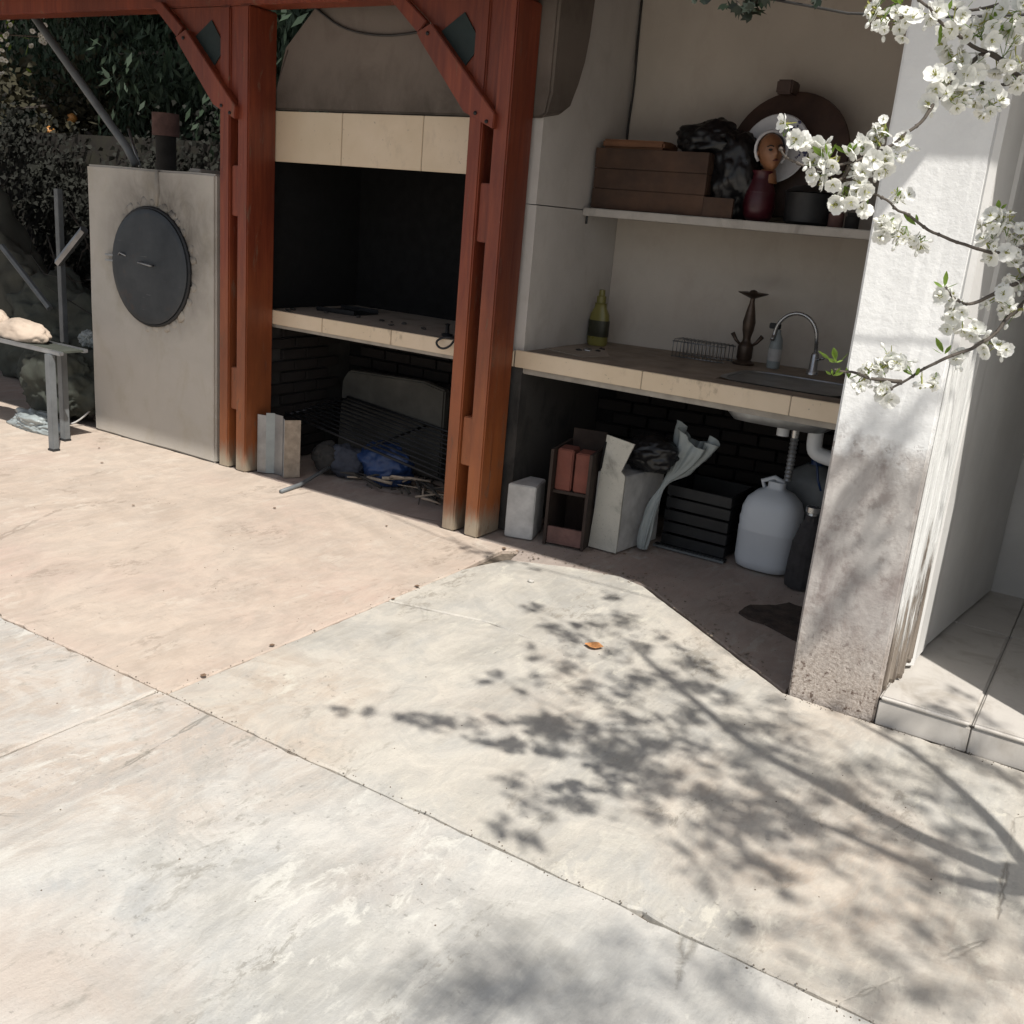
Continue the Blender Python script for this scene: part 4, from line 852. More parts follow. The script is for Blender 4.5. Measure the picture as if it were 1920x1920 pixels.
for x, y, z, r_, n in BLOOM:
    c = Vector((x, y, z)); near = min(TW, key=lambda q: (q - c).length)
    for k in range(n):
        d = rnd_dir(); p = c + d * r_ * random.uniform(.45, 1.0)
        f = (d + Vector((-.1, -.55, -.05)) + rnd_dir() * .5).normalized()
        o = link('blossom', random.choices(BM, (4, 4, 3, 1))[0], tree)
        o.location = p - TO
        o.rotation_euler = (f.to_track_quat('Z', 'Y').to_matrix() @ rz(random.uniform(0, 360))).to_euler()
        s_ = random.choice((.62, .8, .9, .98, 1.06, 1.18, 1.25)) * random.uniform(.95, 1.05); o.scale = (s_, s_, s_); nb += 1
        b = near.lerp(c, .45)
        ped.tube([b, b.lerp(p, .5) + rnd_dir() * .002, p - f * .006], .0006, 3, False)
bud_me = MB().lathe([(0, -.004), (.0028, -.0015), (.0034, .002), (.0022, .0055), (0, .007)], n=8).mesh('bud', M['petal'], smooth=True)
for x, y, z, r_, n in BLOOM:
    c = Vector((x, y, z))
    for k in range(1 + n // 3):
        d = rnd_dir(); d.z -= .4; d.normalize(); p = c + d * r_ * random.uniform(1.0, 1.45)
        o = link('bud', bud_me, tree); o.location = p - TO; o.rotation_euler = d.to_track_quat('Z', 'Y').to_euler()
        ped.tube([c + d * r_ * .3, p - d * .004], .0006, 3, False)
ped.build('flower_stalks', M['spring_leaf'], tree)['kind'] = 'stuff'
for x, y, z, r_, n in LEAF:
    c = Vector((x, y, z))
    for k in range(n):
        d = rnd_dir(); d.z = abs(d.z) * .7 + .1
        f = (d + Vector((-.2, -.3, 0))).normalized()
        o = link('leaf', random.choice(LM), tree)
        o.location = c + d * r_ * random.uniform(.1, .6) - TO
        o.rotation_euler = (f.to_track_quat('X', 'Z').to_matrix() @ rx(random.uniform(-60, 60))).to_euler()
        s_ = random.uniform(.7, 1.2); o.scale = (s_, s_, s_)
# canopy out of frame that throws the dappled shade
cm = MB(); tm = MB()
bl_v = [[(tuple(v.co)) for v in me.vertices] for me in BM]; bl_f = [[tuple(p.vertices) for p in me.polygons] for me in BM]; bl_m = [[p.material_index for p in me.polygons] for me in BM]
lf_v = [tuple(v.co) for v in LM[1].vertices]; lf_f = [tuple(p.vertices) for p in LM[1].polygons]
def place(vs, fs, mis, p, f, s_):
    q = f.to_track_quat('Z', 'Y').to_matrix() @ rz(random.uniform(0, 360))
    b = len(cm.v); cm.v += [tuple(p + q @ (Vector(v) * s_)) for v in vs]
    cm.f += [tuple(i + b for i in t) for t in fs]; cm.mi += mis
for x, y, z, r_, n in sorted(CANOPY, key=lambda c: min((Vector(c[:3]) - q).length for q in nodes_)):
    c = Vector((x, y, z)); near = min(nodes_, key=lambda q: (q - c).length)
    L_ = (c - near).length
    mid1 = near.lerp(c, .35) + rnd_dir() * L_ * .07; mid2 = near.lerp(c, .7) + rnd_dir() * L_ * .07
    path = smooth_pts([near, mid1, mid2, c], 2)
    w = .002 + .004 * min(1, L_)
    tm.tube(path, [w - (w - .0016) * i / (len(path) - 1) for i in range(len(path))], 5)
    nodes_ += path[3:]
    for k in range(int(n * 3.4)):
        d = rnd_dir(); p = c + d * r_ * random.uniform(.2, 1.35)
        i = random.randrange(4)
        place(bl_v[i], bl_f[i], bl_m[i], p, (d + rnd_dir() * .7).normalized(), random.uniform(.85, 1.2))
    for k in range(int(n * 1.3)):
        d = rnd_dir(); place(lf_v, lf_f, [2] * len(lf_f), c + d * r_ * random.uniform(.2, 1), rnd_dir(), random.uniform(.8, 1.5))
tm.build('branchlets', M['twig'], tree)['kind'] = 'stuff'
cm.build('canopy_blossom', [M['petal'], M['stamen'], M['spring_leaf']], tree)['kind'] = 'stuff'

# ---------------------------------------------------------------- things on the shelf
def sheet_crate(x0, x1, y0, y1, z0, z1, mat, parent, board=.014, gap=.012, nrow=4):
    """open box of boards: every board its own piece"""
    h = (z1 - z0 - gap * (nrow - 1)) / nrow
    for k in range(nrow):
        a = z0 + k * (h + gap); w = random.uniform(-.003, .003)
        MB().box(x0, x1, y0 + w, y0 + board + w, a, a + h).build('board', mat, parent, bevel=.002)
        MB().box(x1 - board, x1, y0 + board + .004, y1 - board - .004, a, a + h).build('board', mat, parent, bevel=.002)
    MB().box(x0 + .003, x1 - .003, y1 - board, y1, z0, z1).build('back_panel', mat, parent)
    MB().box(x0 + .003, x0 + .003 + board, y0 + board + .005, y1 - board - .005, z0, z1).build('side_panel', mat, parent)
    MB().box(x0 + .02, x1 - .02, y0 + .02, y1 - .02, z0 + .001, z0 + .01).build('bottom_panel', mat, parent)

t = thing('wooden_crate', 'long scorched brown wooden crate at the left end of the shelf', 'crate', (-2.38, 4.9, 1.668))
sheet_crate(-2.60, -1.98, 4.83, 5.08, 1.669, 1.965, M['crate'], t, gap=.002, nrow=3)
t2 = MB(); t2.box(-2.585, -2.24, 4.86, 5.05, 1.968, 2.01)
t2 = t2.build('timber_block', M['orange_wood'], None, bevel=.01, sub=3, disp=.008)
tag(t2, 'rough orange-brown timber lying on top of the scorched crate', 'timber')
b = MB(); b.bag((-2.04, 4.97, 2.02), .13, 3, (1.3, .75, .8), 1.967)
b.bag((-1.89, 4.97, 1.87), .18, 8, (.8, .6, 1.2), 1.668)
b = b.build('black_bag', M['black_bag'], None, smooth=True)
tag(b, 'black plastic bag slumped over the right end of the scorched crate', 'bag')
b['kind'] = None; del b['kind']
MB().box(-1.97, -1.82, 4.805, 4.82, 1.668, 1.76, rz(2)).build('bag_prop', M['crate'], None)
pb = bpy.data.objects['bag_prop']; pb.name = 'bark_strip'; tag(pb, 'low dark bark-brown board standing in front of the black bag', 'board')

d = thing('round_clay_lid', 'large round smoke-brown clay lid with a stub handle leaning on the niche wall', 'lid', (-1.72, 5.2, 1.70))
lm = MB(); lm.lathe([(0, -.01), (.30, -.01), (.305, 0), (.30, .014), (.27, .022), (.14, .045), (0, .05)], (-1.71, 5.16, 1.995), 48, rot=rx(80))
lm.build('lid_disc', M['clay'], d, smooth=.6)
MB().box(-1.795, -1.715, 5.10, 5.22, 2.27, 2.335).build('handle', M['clay'], d, bevel=.008)
d = thing('china_platter', 'white china platter with blue flecks propped in front of the clay lid', 'plate', (-1.75, 5.07, 1.70))
pm = MB(); pm.lathe([(0, 0), (.11, 0), (.160, .012), (.167, .018), (.161, .024), (.11, .010), (0, .010)], (-1.735, 5.06, 2.01), 40, rot=rx(78))
pl = pm.build('platter', M['white_china'], d, smooth=.7)
fl = MB()
for k in range(46):
    a = random.uniform(-.5, 1.2); r_ = random.uniform(.135, .182)
    r_ -= .022; x, z = -1.735 + r_ * math.cos(a), 2.01 + r_ * math.sin(a)
    fl.blob((x, 5.037 + (z - 2.01) * .21 - (r_ - .13) * .2, z), random.uniform(.003, .008), k, .4, 1, (1, .35, 1))
fl.build('painted_flecks', M['blue_print'], d)['kind'] = 'stuff'
# bronze head ornament on a crimson vase
d = thing('crimson_vase', 'dark crimson vase standing on the shelf below the bronze face', 'vase', (-1.72, 4.93, 1.668))
MB().lathe([(.05, 1.669), (.07, 1.69), (.078, 1.74), (.07, 1.80), (.05, 1.86), (.045, 1.885), (.055, 1.90), (.0, 1.898)], (-1.735, 4.93, 0), 28).build('body', M['crimson'], d, smooth=.9)
MB().tube([(-1.735 + .052 * math.cos(a), 4.93 + .052 * math.sin(a), 1.80 + .0) for a in [2 * math.pi * k / 20 for k in range(21)]], .02, 6, False).build('collar', M['crimson'], d, smooth=True)
def head(c, s, mat_face, mat_hair):
    d = thing('bronze_head', 'small bronze ornamental face with dark hair under a pale headscarf', 'ornament', (c[0], c[1], c[2] - s))
    bm = bmesh.new(); bmesh.ops.create_uvsphere(bm, u_segments=40, v_segments=28, radius=1)
    vs = []
    for v in bm.verts:
        x, y, z = v.co
        p = Vector((x * .74, y * .82, z * (1.0 if z > 0 else 1.12)))
        if z < 0: p.x *= 1 + z * .28
        fr = max(0, -y)
        g = lambda x0, z0, sx, sz: math.exp(-((x - x0) / sx) ** 2 - ((z - z0) / sz) ** 2)
        p.y -= fr * (.30 * g(0, -.12, .13, .22) + .10 * g(0, .12, .10, .25) + .10 * g(0, -.48, .2, .07) + .10 * g(0, -.78, .2, .14) + .05 * g(.42, -.15, .2, .18) + .05 * g(-.42, -.15, .2, .18) + .06 * g(.3, .26, .2, .07) + .06 * g(-.3, .26, .2, .07))
        p.y += fr * (.13 * g(.30, .06, .15, .10) + .13 * g(-.30, .06, .15, .10) + .04 * g(0, -.62, .18, .05))
        p.y -= fr * (.05 * g(.30, .05, .08, .05) + .05 * g(-.30, .05, .08, .05))
        vs.append(Vector(c) + rz(38) @ (ry(-8) @ (p * s)))
    fs = [tuple(v.index for v in f.verts) for f in bm.faces]; bm.free()
    MB().add(vs, fs).build('face', mat_face, d, smooth=True)
    def onface(x, y, z): return Vector(c) + rz(38) @ (ry(-8) @ (Vector((x, y, z)) * s))
    for sx in (-1, 1):
        MB().blob(onface(sx * .29, -.80, .07), s * .085, 2, 0, 2, (1.5, .6, .7)).build('eye', M['iron'], d, smooth=True)
        MB().tube([onface(sx * .12, -.90, .24), onface(sx * .30, -.86, .31), onface(sx * .46, -.72, .25)], s * .035, 6).build('eyebrow', M['iron'], d, smooth=True)
        MB().blob(onface(sx * .76, -.05, -.05), s * .15, 3, .1, 2, (.5, .8, 1.2)).build('ear', mat_face, d, smooth=True)
    MB().tube([onface(-.17, -.86, -.52), onface(0, -.95, -.50), onface(.17, -.86, -.52)], [s * .02, s * .06, s * .02], 6).build('lips', M['crimson'], d, smooth=True)
    h = MB(); h.blob((c[0] - s * .16, c[1] + s * .30, c[2] + s * .18), s * .90, 5, .12, 3, (.92, .85, 1.0))
    h.build('hair', mat_hair, d, smooth=True)
    sc = MB()
    pts = [Vector(c) + rz(38) @ Vector((s * .95 * math.cos(a), -.05 * s, s * (.12 + 1.0 * math.sin(a)))) for a in [math.pi * (k / 16 * 1.5 - .25) for k in range(17)]]
    sc.tube(pts, [s * .09] * 17, 8)
    sc.build('scarf', M['white_china'], d, smooth=True)
    MB().tube([(c[0], c[1] + .01, c[2] - s * 1.0), (c[0], c[1] + .01, c[2] - s * 1.75)], [s * .42, s * .6], 16).build('neck', mat_face, d, smooth=True)
head((-1.715, 4.93, 1.99), .082, M['skin_bronze'], M['iron'])
d = thing('dark_pot', 'black cooking pot on the right of the shelf behind the blossom', 'pot', (-1.49, 4.93, 1.668))
MB().lathe([(.09, 1.669), (.11, 1.68), (.115, 1.80), (.12, 1.81), (.112, 1.812), (.105, 1.80), (.10, 1.69), (0, 1.685)], (-1.49, 4.93, 0), 32).build('body', M['iron'], d, smooth=.7)
MB().lathe([(.118, 1.815), (.08, 1.84), (.015, 1.85), (.02, 1.87), (0, 1.874)], (-1.49, 4.93, 0), 24).build('lid', M['iron'], d, smooth=.7)
for i, (x, r_, h_, lab) in enumerate(((-1.345, .035, .06, 'tiny brown glass jar beside the black pot'), (-1.27, .032, .05, 'tiny glass jar farthest right on the shelf'))):
    j = MB().lathe([(r_, 1.669), (r_, 1.669 + h_), (r_ * .8, 1.669 + h_ * 1.1), (r_ * .82, 1.669 + h_ * 1.4), (0, 1.669 + h_ * 1.4)], (x, 4.90, 0), 16).build('glass_jar', M['rust_pipe' if i == 0 else 'sooty_grey'], None, smooth=.7)
    tag(j, lab, 'jar', 'small jars at the right end of the shelf')

# ---------------------------------------------------------------- things on the counters
d = thing('detergent_bottle', 'yellow dish soap bottle with a dark label in the counter corner', 'bottle', (-2.55, 4.97, .95))
MB().lathe([(.044, .951), (.050, .965), (.050, 1.08), (.046, 1.12), (.030, 1.155), (.028, 1.175), (.032, 1.18)], (-2.55, 4.97, 0), 28, 1.15, .75, 2.6).build('body', M['detergent'], d, smooth=.9)
MB().lathe([(.0505, 1.0), (.0512, 1.002), (.0512, 1.085), (.0505, 1.087)], (-2.55, 4.97, 0), 28, 1.15, .75, 2.6).build('label', M['label_dark'], d, smooth=.9)
MB().lathe([(.026, 1.181), (.026, 1.215), (.018, 1.22), (.016, 1.25), (0, 1.252)], (-2.55, 4.97, 0), 20).build('cap', M['detergent'], d, smooth=.7)
d = thing('dish_rack', 'thin wire dish rack standing at the back of the counter', 'rack', (-1.97, 5.03, .95))
for yy in (4.98, 5.12):
    for zz in (.957, 1.035):
        MB().tube([(-2.11, yy, zz), (-1.82, yy + .02, zz)], .0035, 6).build('rail', M['galv'], d, smooth=True)
for k in range(14):
    x = -2.105 + k * .0215
    MB().tube([(x, 4.98, .957), (x, 4.98, 1.035), (x, 5.0, 1.045), (x, 5.11, 1.045), (x, 5.125, 1.035), (x, 5.125, .957)], .0022, 5).build('wire', M['galv'], d, smooth=True)
d = thing('brass_stand', 'dark brass stand with a flared dish top and two small side handles', 'ornament', (-1.76, 5.12, .95))
MB().lathe([(.055, .951), (.058, .962), (.035, .975), (.04, .985), (.04, 1.04), (.036, 1.055), (.022, 1.07), (.02, 1.09), (.03, 1.13), (.033, 1.17), (.024, 1.22), (.013, 1.27), (.012, 1.29), (.03, 1.297), (.075, 1.315), (.078, 1.32), (.03, 1.312), (.016, 1.33), (0, 1.335)], (-1.76, 5.12, 0), 24).build('body', M['brass'], d, smooth=.9)
for s_ in (-1, 1):
    MB().tube([(-1.76 + s_ * .03, 5.12, 1.05), (-1.76 + s_ * .055, 5.12, 1.07), (-1.76 + s_ * .08, 5.12, 1.105)], [.007, .009, .012], 8).build('side_handle', M['brass'], d, smooth=True)
d = thing('white_spray_bottle', 'slim white bottle with a trigger top standing by the tap', 'bottle', (-1.61, 5.15, .95))
MB().lathe([(.030, .951), (.034, .96), (.034, 1.06), (.030, 1.10), (.015, 1.13), (.014, 1.15)], (-1.61, 5.15, 0), 20).build('body', M['clear_bag'], d, smooth=.9)
MB().lathe([(.0345, .99), (.035, .992), (.035, 1.05), (.0345, 1.052)], (-1.61, 5.15, 0), 20)  .build('label', M['white_box'], d, smooth=.9)
MB().box(-1.66, -1.60, 5.143, 5.157, 1.15, 1.18).build('trigger', M['iron'], d, bevel=.004)
d = thing('swan_neck_tap', 'tall arched chrome tap curving over the sink', 'tap', (-1.40, 5.14, .95))
pts = [(-1.40, 5.14, .955), (-1.40, 5.14, 1.08)] + [(-1.51 + .11 * math.cos(a), 5.12, 1.12 + .125 * math.sin(a)) for a in [math.pi * k / 12 for k in range(0, 13)]] + [(-1.62, 5.10, 1.10)]
MB().tube(smooth_pts(pts, 1), .0095, 10).build('spout', M['chrome'], d, smooth=True)
MB().lathe([(.032, .952), (.03, .965), (.022, .975), (.02, 1.05), (.014, 1.06), (0, 1.06)], (-1.40, 5.14, 0), 20).build('base', M['chrome'], d, smooth=.8)
MB().tube([(-1.385, 5.13, 1.03), (-1.34, 5.08, 1.045)], [.008, .006], 8).build('lever', M['chrome'], d, smooth=True)
for i, (x, y, r_) in enumerate(((-2.47, 4.62, .014), (-2.44, 4.66, .018), (-2.40, 4.70, .012), (-2.43, 4.80, .012))):
    o = MB().blob((x, y, .95 + r_ * .5), r_, i, .5, 2, (1.3, 1, .6)).build('rusty_fitting', M['iron' if i != 1 else 'chrome'], None, smooth=True)
    tag(o, ['small black fitting nearest the counter edge', 'small shiny fitting among the black ones on the counter', 'small black fitting third from the counter edge', 'small black fitting farthest back on the counter'][i], 'fitting', 'small fittings left on the counter')
o = MB().prism([(-2.60, 4.50), (-2.33, 4.42), (-2.28, 4.60), (-2.40, 4.78), (-2.60, 4.84)], .951, .956).build('paper_sheet', M['hearth'], None, sub=3, disp=.002); tag(o, 'dusty brown paper lying flat on the left of the counter', 'paper')
# hearth
d = thing('iron_tray', 'black iron tray lying on the dusty hearth', 'tray', (-4.13, 4.68, .947))
MB().box(-4.26, -3.98, 4.58, 4.82, .948, .953, rz(4)).build('base', M['iron'], d)
for y0 in (4.575, 4.815): MB().box(-4.26, -3.98, y0, y0 + .006, .954, .975, rz(4), (-4.12, 4.7, .95)).build('rim', M['iron'], d)
d = thing('wire_hook', 'bent black wire loop hanging over the hearth edge by the post', 'hook', (-3.07, 4.30, .95))
lp = [(-3.02, 4.36, .957), (-3.05, 4.30, .962), (-3.10, 4.275, .955), (-3.13, 4.268, .93), (-3.11, 4.264, .905), (-3.07, 4.264, .90), (-3.03, 4.266, .925), (-3.02, 4.28, .955), (-2.97, 4.33, .962), (-2.90, 4.36, .96)]
MB().tube(smooth_pts(lp, 2), .006, 8).build('loop', M['iron'], d, smooth=True)
d = thing('iron_valve', 'small black iron valve standing on the hearth near the right post', 'valve', (-3.17, 4.42, .95))
MB().lathe([(.03, .947), (.032, .957), (.012, .962), (.010, 1.0), (.016, 1.01), (0, 1.015)], (-3.17, 4.42, 0), 14).build('stem', M['iron'], d, smooth=.8)
for i in range(16):
    x = random.uniform(-4.35, -2.95); y = random.uniform(4.34, 4.6); r_ = random.uniform(.006, .016)
    o = MB().blob((x, y, .947 + r_ * .4), r_, i, .5, 1, (1.4, 1, .6)).build('charcoal_lump', M['ash'], None, smooth=False)
    tag(o, 'small lump of charcoal or ash on the dusty hearth', 'charcoal', 'charcoal crumbs on the hearth')

# ---------------------------------------------------------------- the bay under the fireplace
d = thing('folded_tin_sheet', 'folded galvanised tin sheet standing under the hearth beside the left post', 'tin sheet', (-4.22, 4.22, 0))
pl_ = [(-4.35, 4.24), (-4.31, 4.16), (-4.255, 4.175), (-4.22, 4.21), (-4.15, 4.205), (-4.115, 4.18), (-4.06, 4.26)]
names = ['galv', 'galv', 'clear_bag', 'galv', 'galv', 'stick']
for k in range(6):
    a, b2 = Vector(pl_[k]), Vector(pl_[k + 1]); nrm = Vector((-(b2 - a).y, (b2 - a).x)).normalized() * .003
    zt = [.33, .35, .365, .36, .35, .345][k]
    MB().add([(a.x, a.y, 0), (b2.x, b2.y, 0), (b2.x, b2.y, zt), (a.x, a.y, zt), (a.x + nrm.x, a.y + nrm.y, 0), (b2.x + nrm.x, b2.y + nrm.y, 0), (b2.x + nrm.x, b2.y + nrm.y, zt), (a.x + nrm.x, a.y + nrm.y, zt)],
             [(0, 1, 2, 3), (4, 5, 6, 7), (0, 1, 5, 4), (2, 3, 7, 6), (1, 2, 6, 5), (0, 3, 7, 4)]).build('panel', M[names[k]], d)
o = MB().prism([(-4.30, 0), (-3.46, 0), (-3.46, .56), (-3.62, .59), (-4.22, .57), (-4.27, .50)], 4.84, 4.90, 'y').build('cement_slab', M['dark_cement'], None, bevel=.01, sub=3, disp=.006)
tag(o, 'pale cement slab standing on edge at the back under the hearth', 'slab')
d = thing('wire_grill', 'blackened wire grill leaning across the bay under the hearth', 'grill', (-3.7, 4.6, .3))
for k in range(11):
    f_ = k / 10
    a = Vector((-4.32 + .12 * f_, 4.40 + .42 * f_, .325 + .08 * f_)); b2 = Vector((-3.06 + .10 * f_, 4.40 + .42 * f_, .15 + .13 * f_))
    MB().tube([a, a.lerp(b2, .5) + Vector((0, 0, random.uniform(-.006, .006))), b2], .0055 if k % 10 else .008, 6).build('bar', M['iron'], d, smooth=True)
for f_ in (0, .5, 1):
    a = Vector((-4.32 + 1.26 * f_, 4.40, .325 - .175 * f_ - .012)); b2 = a + Vector((.12, .42, .08 + .05 * f_))
    MB().tube([a, b2], .007, 6).build('cross_bar', M['iron'], d, smooth=True)
o = MB().bag((-3.90, 4.50, .085), .13, 4, (1.1, .7, .8), .002).build('grey_bundle', M['grey_cloth'], None, smooth=True); tag(o, 'slate grey cloth bundle under the hearth left of the blue bag', 'bundle')
o = MB().bag((-3.66, 4.56, .11), .17, 9, (1.1, .7, .8), .002).build('blue_bag', M['blue_bag'], None, smooth=True); tag(o, 'blue plastic bag on the floor under the hearth', 'bag')
o = MB().bag((-4.03, 4.46, .09), .10, 14, (1, .8, 1), .002).build('grey_rag', M['sooty_grey'], None, smooth=True); tag(o, 'dark grey rag behind the folded tin sheet', 'rag')
sticks = thing('kindling_pile', 'heap of dark charred branches on the floor beneath the wire grill', 'branches', (-3.45, 4.45, 0))
for k in range(42):
    a = Vector((random.uniform(-3.80, -3.0), random.uniform(4.30, 4.66), random.uniform(.006, .07)))
    dd = Vector((random.uniform(-1, 1), random.uniform(-.5, .5), random.uniform(-.12, .2))).normalized() * random.uniform(.08, .3)
    p = [a, a + dd * .5 + Vector((random.uniform(-.02, .02), random.uniform(-.02, .02), .01)), a + dd]
    for q in p: q.z = max(q.z, .005)
    r_ = random.uniform(.004, .012)
    MB().tube(p, [r_, r_ * .9, r_ * .5], 6).build('branch', M['ash' if k % 3 else 'stick'], sticks, smooth=True)
o = MB().tube([(-3.885, 3.93, .012), (-3.91, 4.1, .013), (-3.93, 4.22, .03), (-3.955, 4.40, .06)], [.012, .013, .012, .011], 10).build('bent_pipe', M['grey_steel'], None, smooth=True); tag(o, 'thin bent metal pipe poking out of the bay onto the sunlit slab', 'pipe')

# ---------------------------------------------------------------- the bay under the sink
o = MB().prism([(-2.592, 4.235), (-2.447, 4.275), (-2.50, 4.46), (-2.592, 4.45)], .001, .285).build('white_block', M['white_box'], None, bevel=.005, sub=2, disp=.002); tag(o, 'small chipped white block on the floor beside the right post', 'block')
d = thing('brick_crate', 'dark brown open crate holding two terracotta bricks on end', 'crate', (-2.30, 4.4, 0))
MB().box(-2.405, -2.39, 4.29, 4.62, .002, .50, rz(12), (-2.3, 4.4, 0)).build('side_board', M['brown_card'], d)
MB().box(-2.205, -2.19, 4.29, 4.62, .002, .50, rz(12), (-2.3, 4.4, 0)).build('side_board', M['brown_card'], d)
MB().box(-2.388, -2.207, 4.60, 4.615, .002, .56, rz(12), (-2.3, 4.4, 0)).build('back_board', M['brown_card'], d)
MB().box(-2.388, -2.207, 4.30, 4.315, .012, .10, rz(12), (-2.3, 4.4, 0)).build('front_board', M['rust_pipe'], d)
MB().box(-2.388, -2.207, 4.33, 4.598, .27, .285, rz(12), (-2.3, 4.4, 0)).build('shelf_board', M['brown_card'], d)
for x0, z0, z1, lab in ((-2.385, .335, .50, 'terracotta brick on the left of the dark crate'), (-2.288, .287, .49, 'terracotta brick on the right of the dark crate, reaching lower')):
    q = MB().box(x0, x0 + .085, 4.335, 4.45, z0 - .05 if z0 > .3 else z0, z1, rz(12), (-2.3, 4.4, 0)).build('terracotta_brick', M['terracotta'], None, bevel=.006); tag(q, lab, 'brick', 'terracotta bricks in the dark crate')
d = thing('speckled_carton', 'stained white carton with a torn tall front flap under the sink counter', 'carton', (-2.11, 4.5, 0))
cb = MB(); cb.prism([(-2.19, 0.002), (-2.03, .002), (-2.03, .405), (-2.055, .425), (-2.0, .575), (-2.155, .595)], 4.415, 4.425, 'y')
cb.build('front_flap', M['speckled_box'], d)
MB().prism([(-2.188, 4.43), (-2.032, 4.43), (-1.985, 4.80), (-2.15, 4.80)], .002, .40).build('box', M['white_box'], d, bevel=.004, sub=2, disp=.003)
MB().box(-2.168, -2.156, 4.412, 4.4145, .42, .56, ry(5)).build('slot', M['soot'], d)
o = MB().bag((-1.99, 4.62, .50), .13, 21, (1.2, .9, .75), .405).build('black_bag', M['black_bag'], None, smooth=True); tag(o, 'shiny black bag resting on top of the stained white carton', 'bag')
cb = MB()
# a gathered sack: pleats run from the pinched tail on the floor to the flared open mouth
tail = smooth_pts([(-1.955, 4.56, .012), (-1.95, 4.57, .14), (-1.93, 4.59, .27), (-1.90, 4.62, .37), (-1.855, 4.64, .43), (-1.81, 4.655, .52), (-1.78, 4.66, .62)], 2)
nr_, na = len(tail), 56; vs = []
for i, c in enumerate(tail):
    t_ = i / (nr_ - 1)
    w = .018 + .012 * math.sin(t_ * 9) + .085 * max(0, t_ - .45) ** 1.1 * 1.7
    tg = (tail[min(i + 1, nr_ - 1)] - tail[max(i - 1, 0)]).normalized(); u = tg.cross(Vector((0, 1, 0))).normalized(); v_ = tg.cross(u)
    for k in range(na):
        a_ = 2 * math.pi * k / na
        pl = 1 + .24 * math.sin(6 * a_ + 2.2 * t_ + 3 * noise.noise(Vector((math.cos(a_), math.sin(a_), t_ * 3)))) + .12 * math.sin(13 * a_ - 4 * t_) + .25 * noise.noise(Vector((math.cos(a_) * 2, math.sin(a_) * 2, t_ * 6)))
        lift = .035 * math.sin(2 * a_ + 1) * max(0, t_ - .8) * 5
        vs.append(c + (u * math.cos(a_) * 1.05 + v_ * math.sin(a_) * .62) * w * pl + tg * lift)
cb.add(vs, [(i * na + k, i * na + (k + 1) % na, (i + 1) * na + (k + 1) % na, (i + 1) * na + k) for i in range(nr_ - 1) for k in range(na)])
o = cb.build('clear_plastic_bag', M['clear_bag'], None, smooth=True); tag(o, 'cloudy crumpled plastic bag hanging down the right side of the white carton', 'bag')
d = thing('black_drawer_crate', 'low black slatted plastic crate in the dark under the sink', 'crate', (-1.75, 4.85, 0))
sheet_crate(-1.93, -1.58, 4.74, 5.08, .012, .33, M['iron'], d, nrow=5)
MB().box(-1.95, -1.56, 4.715, 4.735, .001, .014).build('base_rail', M['iron'], d)
MB().box(-1.95, -1.56, 4.685, 4.700, .001, .012).build('base_rail', M['grey_steel'], d)
d = thing('plastic_jug', 'large milky white plastic jug on the floor under the sink', 'jug', (-1.385, 4.79, 0))
MB().lathe([(.115, .001), (.138, .012), (.148, .05), (.150, .20), (.152, .205), (.148, .215), (.152, .26), (.148, .27), (.146, .31), (.130, .355), (.09, .395), (.055, .41), (.042, .42), (.042, .45), (.0, .452)], (-1.385, 4.80, 0), 40, 1, .80, 2.9).build('body', M['jug'], d, smooth=1.2)
MB().tube([(-1.44, 4.80, .40), (-1.46, 4.80, .44), (-1.40, 4.80, .468), (-1.35, 4.80, .45)], .012, 8).build('handle', M['jug'], d, smooth=True)
d = thing('grey_jug', 'dull grey plastic canister with a blue cap behind the white jug', 'canister', (-1.28, 5.02, 0))
MB().lathe([(.13, .001), (.15, .02), (.15, .42), (.13, .47), (.06, .51), (.05, .52), (0, .521)], (-1.27, 5.04, 0), 28, 1, .7, 2.6).build('body', M['grey_steel'], d, smooth=1.0)
MB().lathe([(.032, .522), (.032, .55), (0, .552)], (-1.27, 5.04, 0), 18).build('cap', M['blue_bag'], d, smooth=.7)
o = MB().tube([(-1.24, 4.86, .60), (-1.22, 4.85, .55), (-1.20, 4.83, .49), (-1.18, 4.84, .44)], .006, 6).build('blue_string', M['blue_bag'], None, smooth=True); tag(o, 'short bright blue string hanging behind the white jug', 'string')
d = thing('sink_waste', 'chrome sink waste with a ribbed grey hose and white elbow', 'waste pipe', (-1.31, 4.70, .6))
MB().lathe([(.038, .775), (.04, .765), (.036, .755), (.02, .745), (.018, .70), (.0, .70)], (-1.31, 4.70, 0), 18).build('nut', M['chrome'], d, smooth=.7)
MB().tube([(-1.31, 4.70, .70 - .01 * k) for k in range(22)], [.021 if k % 2 else .016 for k in range(22)], 12).build('ribbed_hose', M['galv'], d, smooth=.8)
MB().tube(smooth_pts([(-1.215, 4.70, .77), (-1.215, 4.70, .68), (-1.20, 4.70, .645), (-1.13, 4.71, .63), (-1.0, 4.72, .62)], 2), .036, 14).build('elbow', M['white_plastic'], d, smooth=True)
d = thing('net_bottle', 'clear bottle with a black mesh sleeve standing right against the pier', 'bottle', (-1.16, 4.68, 0))
MB().lathe([(.075, .002), (.08, .03), (.078, .12), (.07, .22), (.05, .30), (.03, .33), (.028, .36)], (-1.155, 4.66, 0), 20).build('sleeve', M['black_cloth'], d, sub=1, disp=.004, dfreq=30)
MB().lathe([(.026, .36), (.024, .37), (.034, .375), (.034, .40), (0, .402)], (-1.155, 4.66, 0), 16).build('cap', M['chrome'], d, smooth=.7)
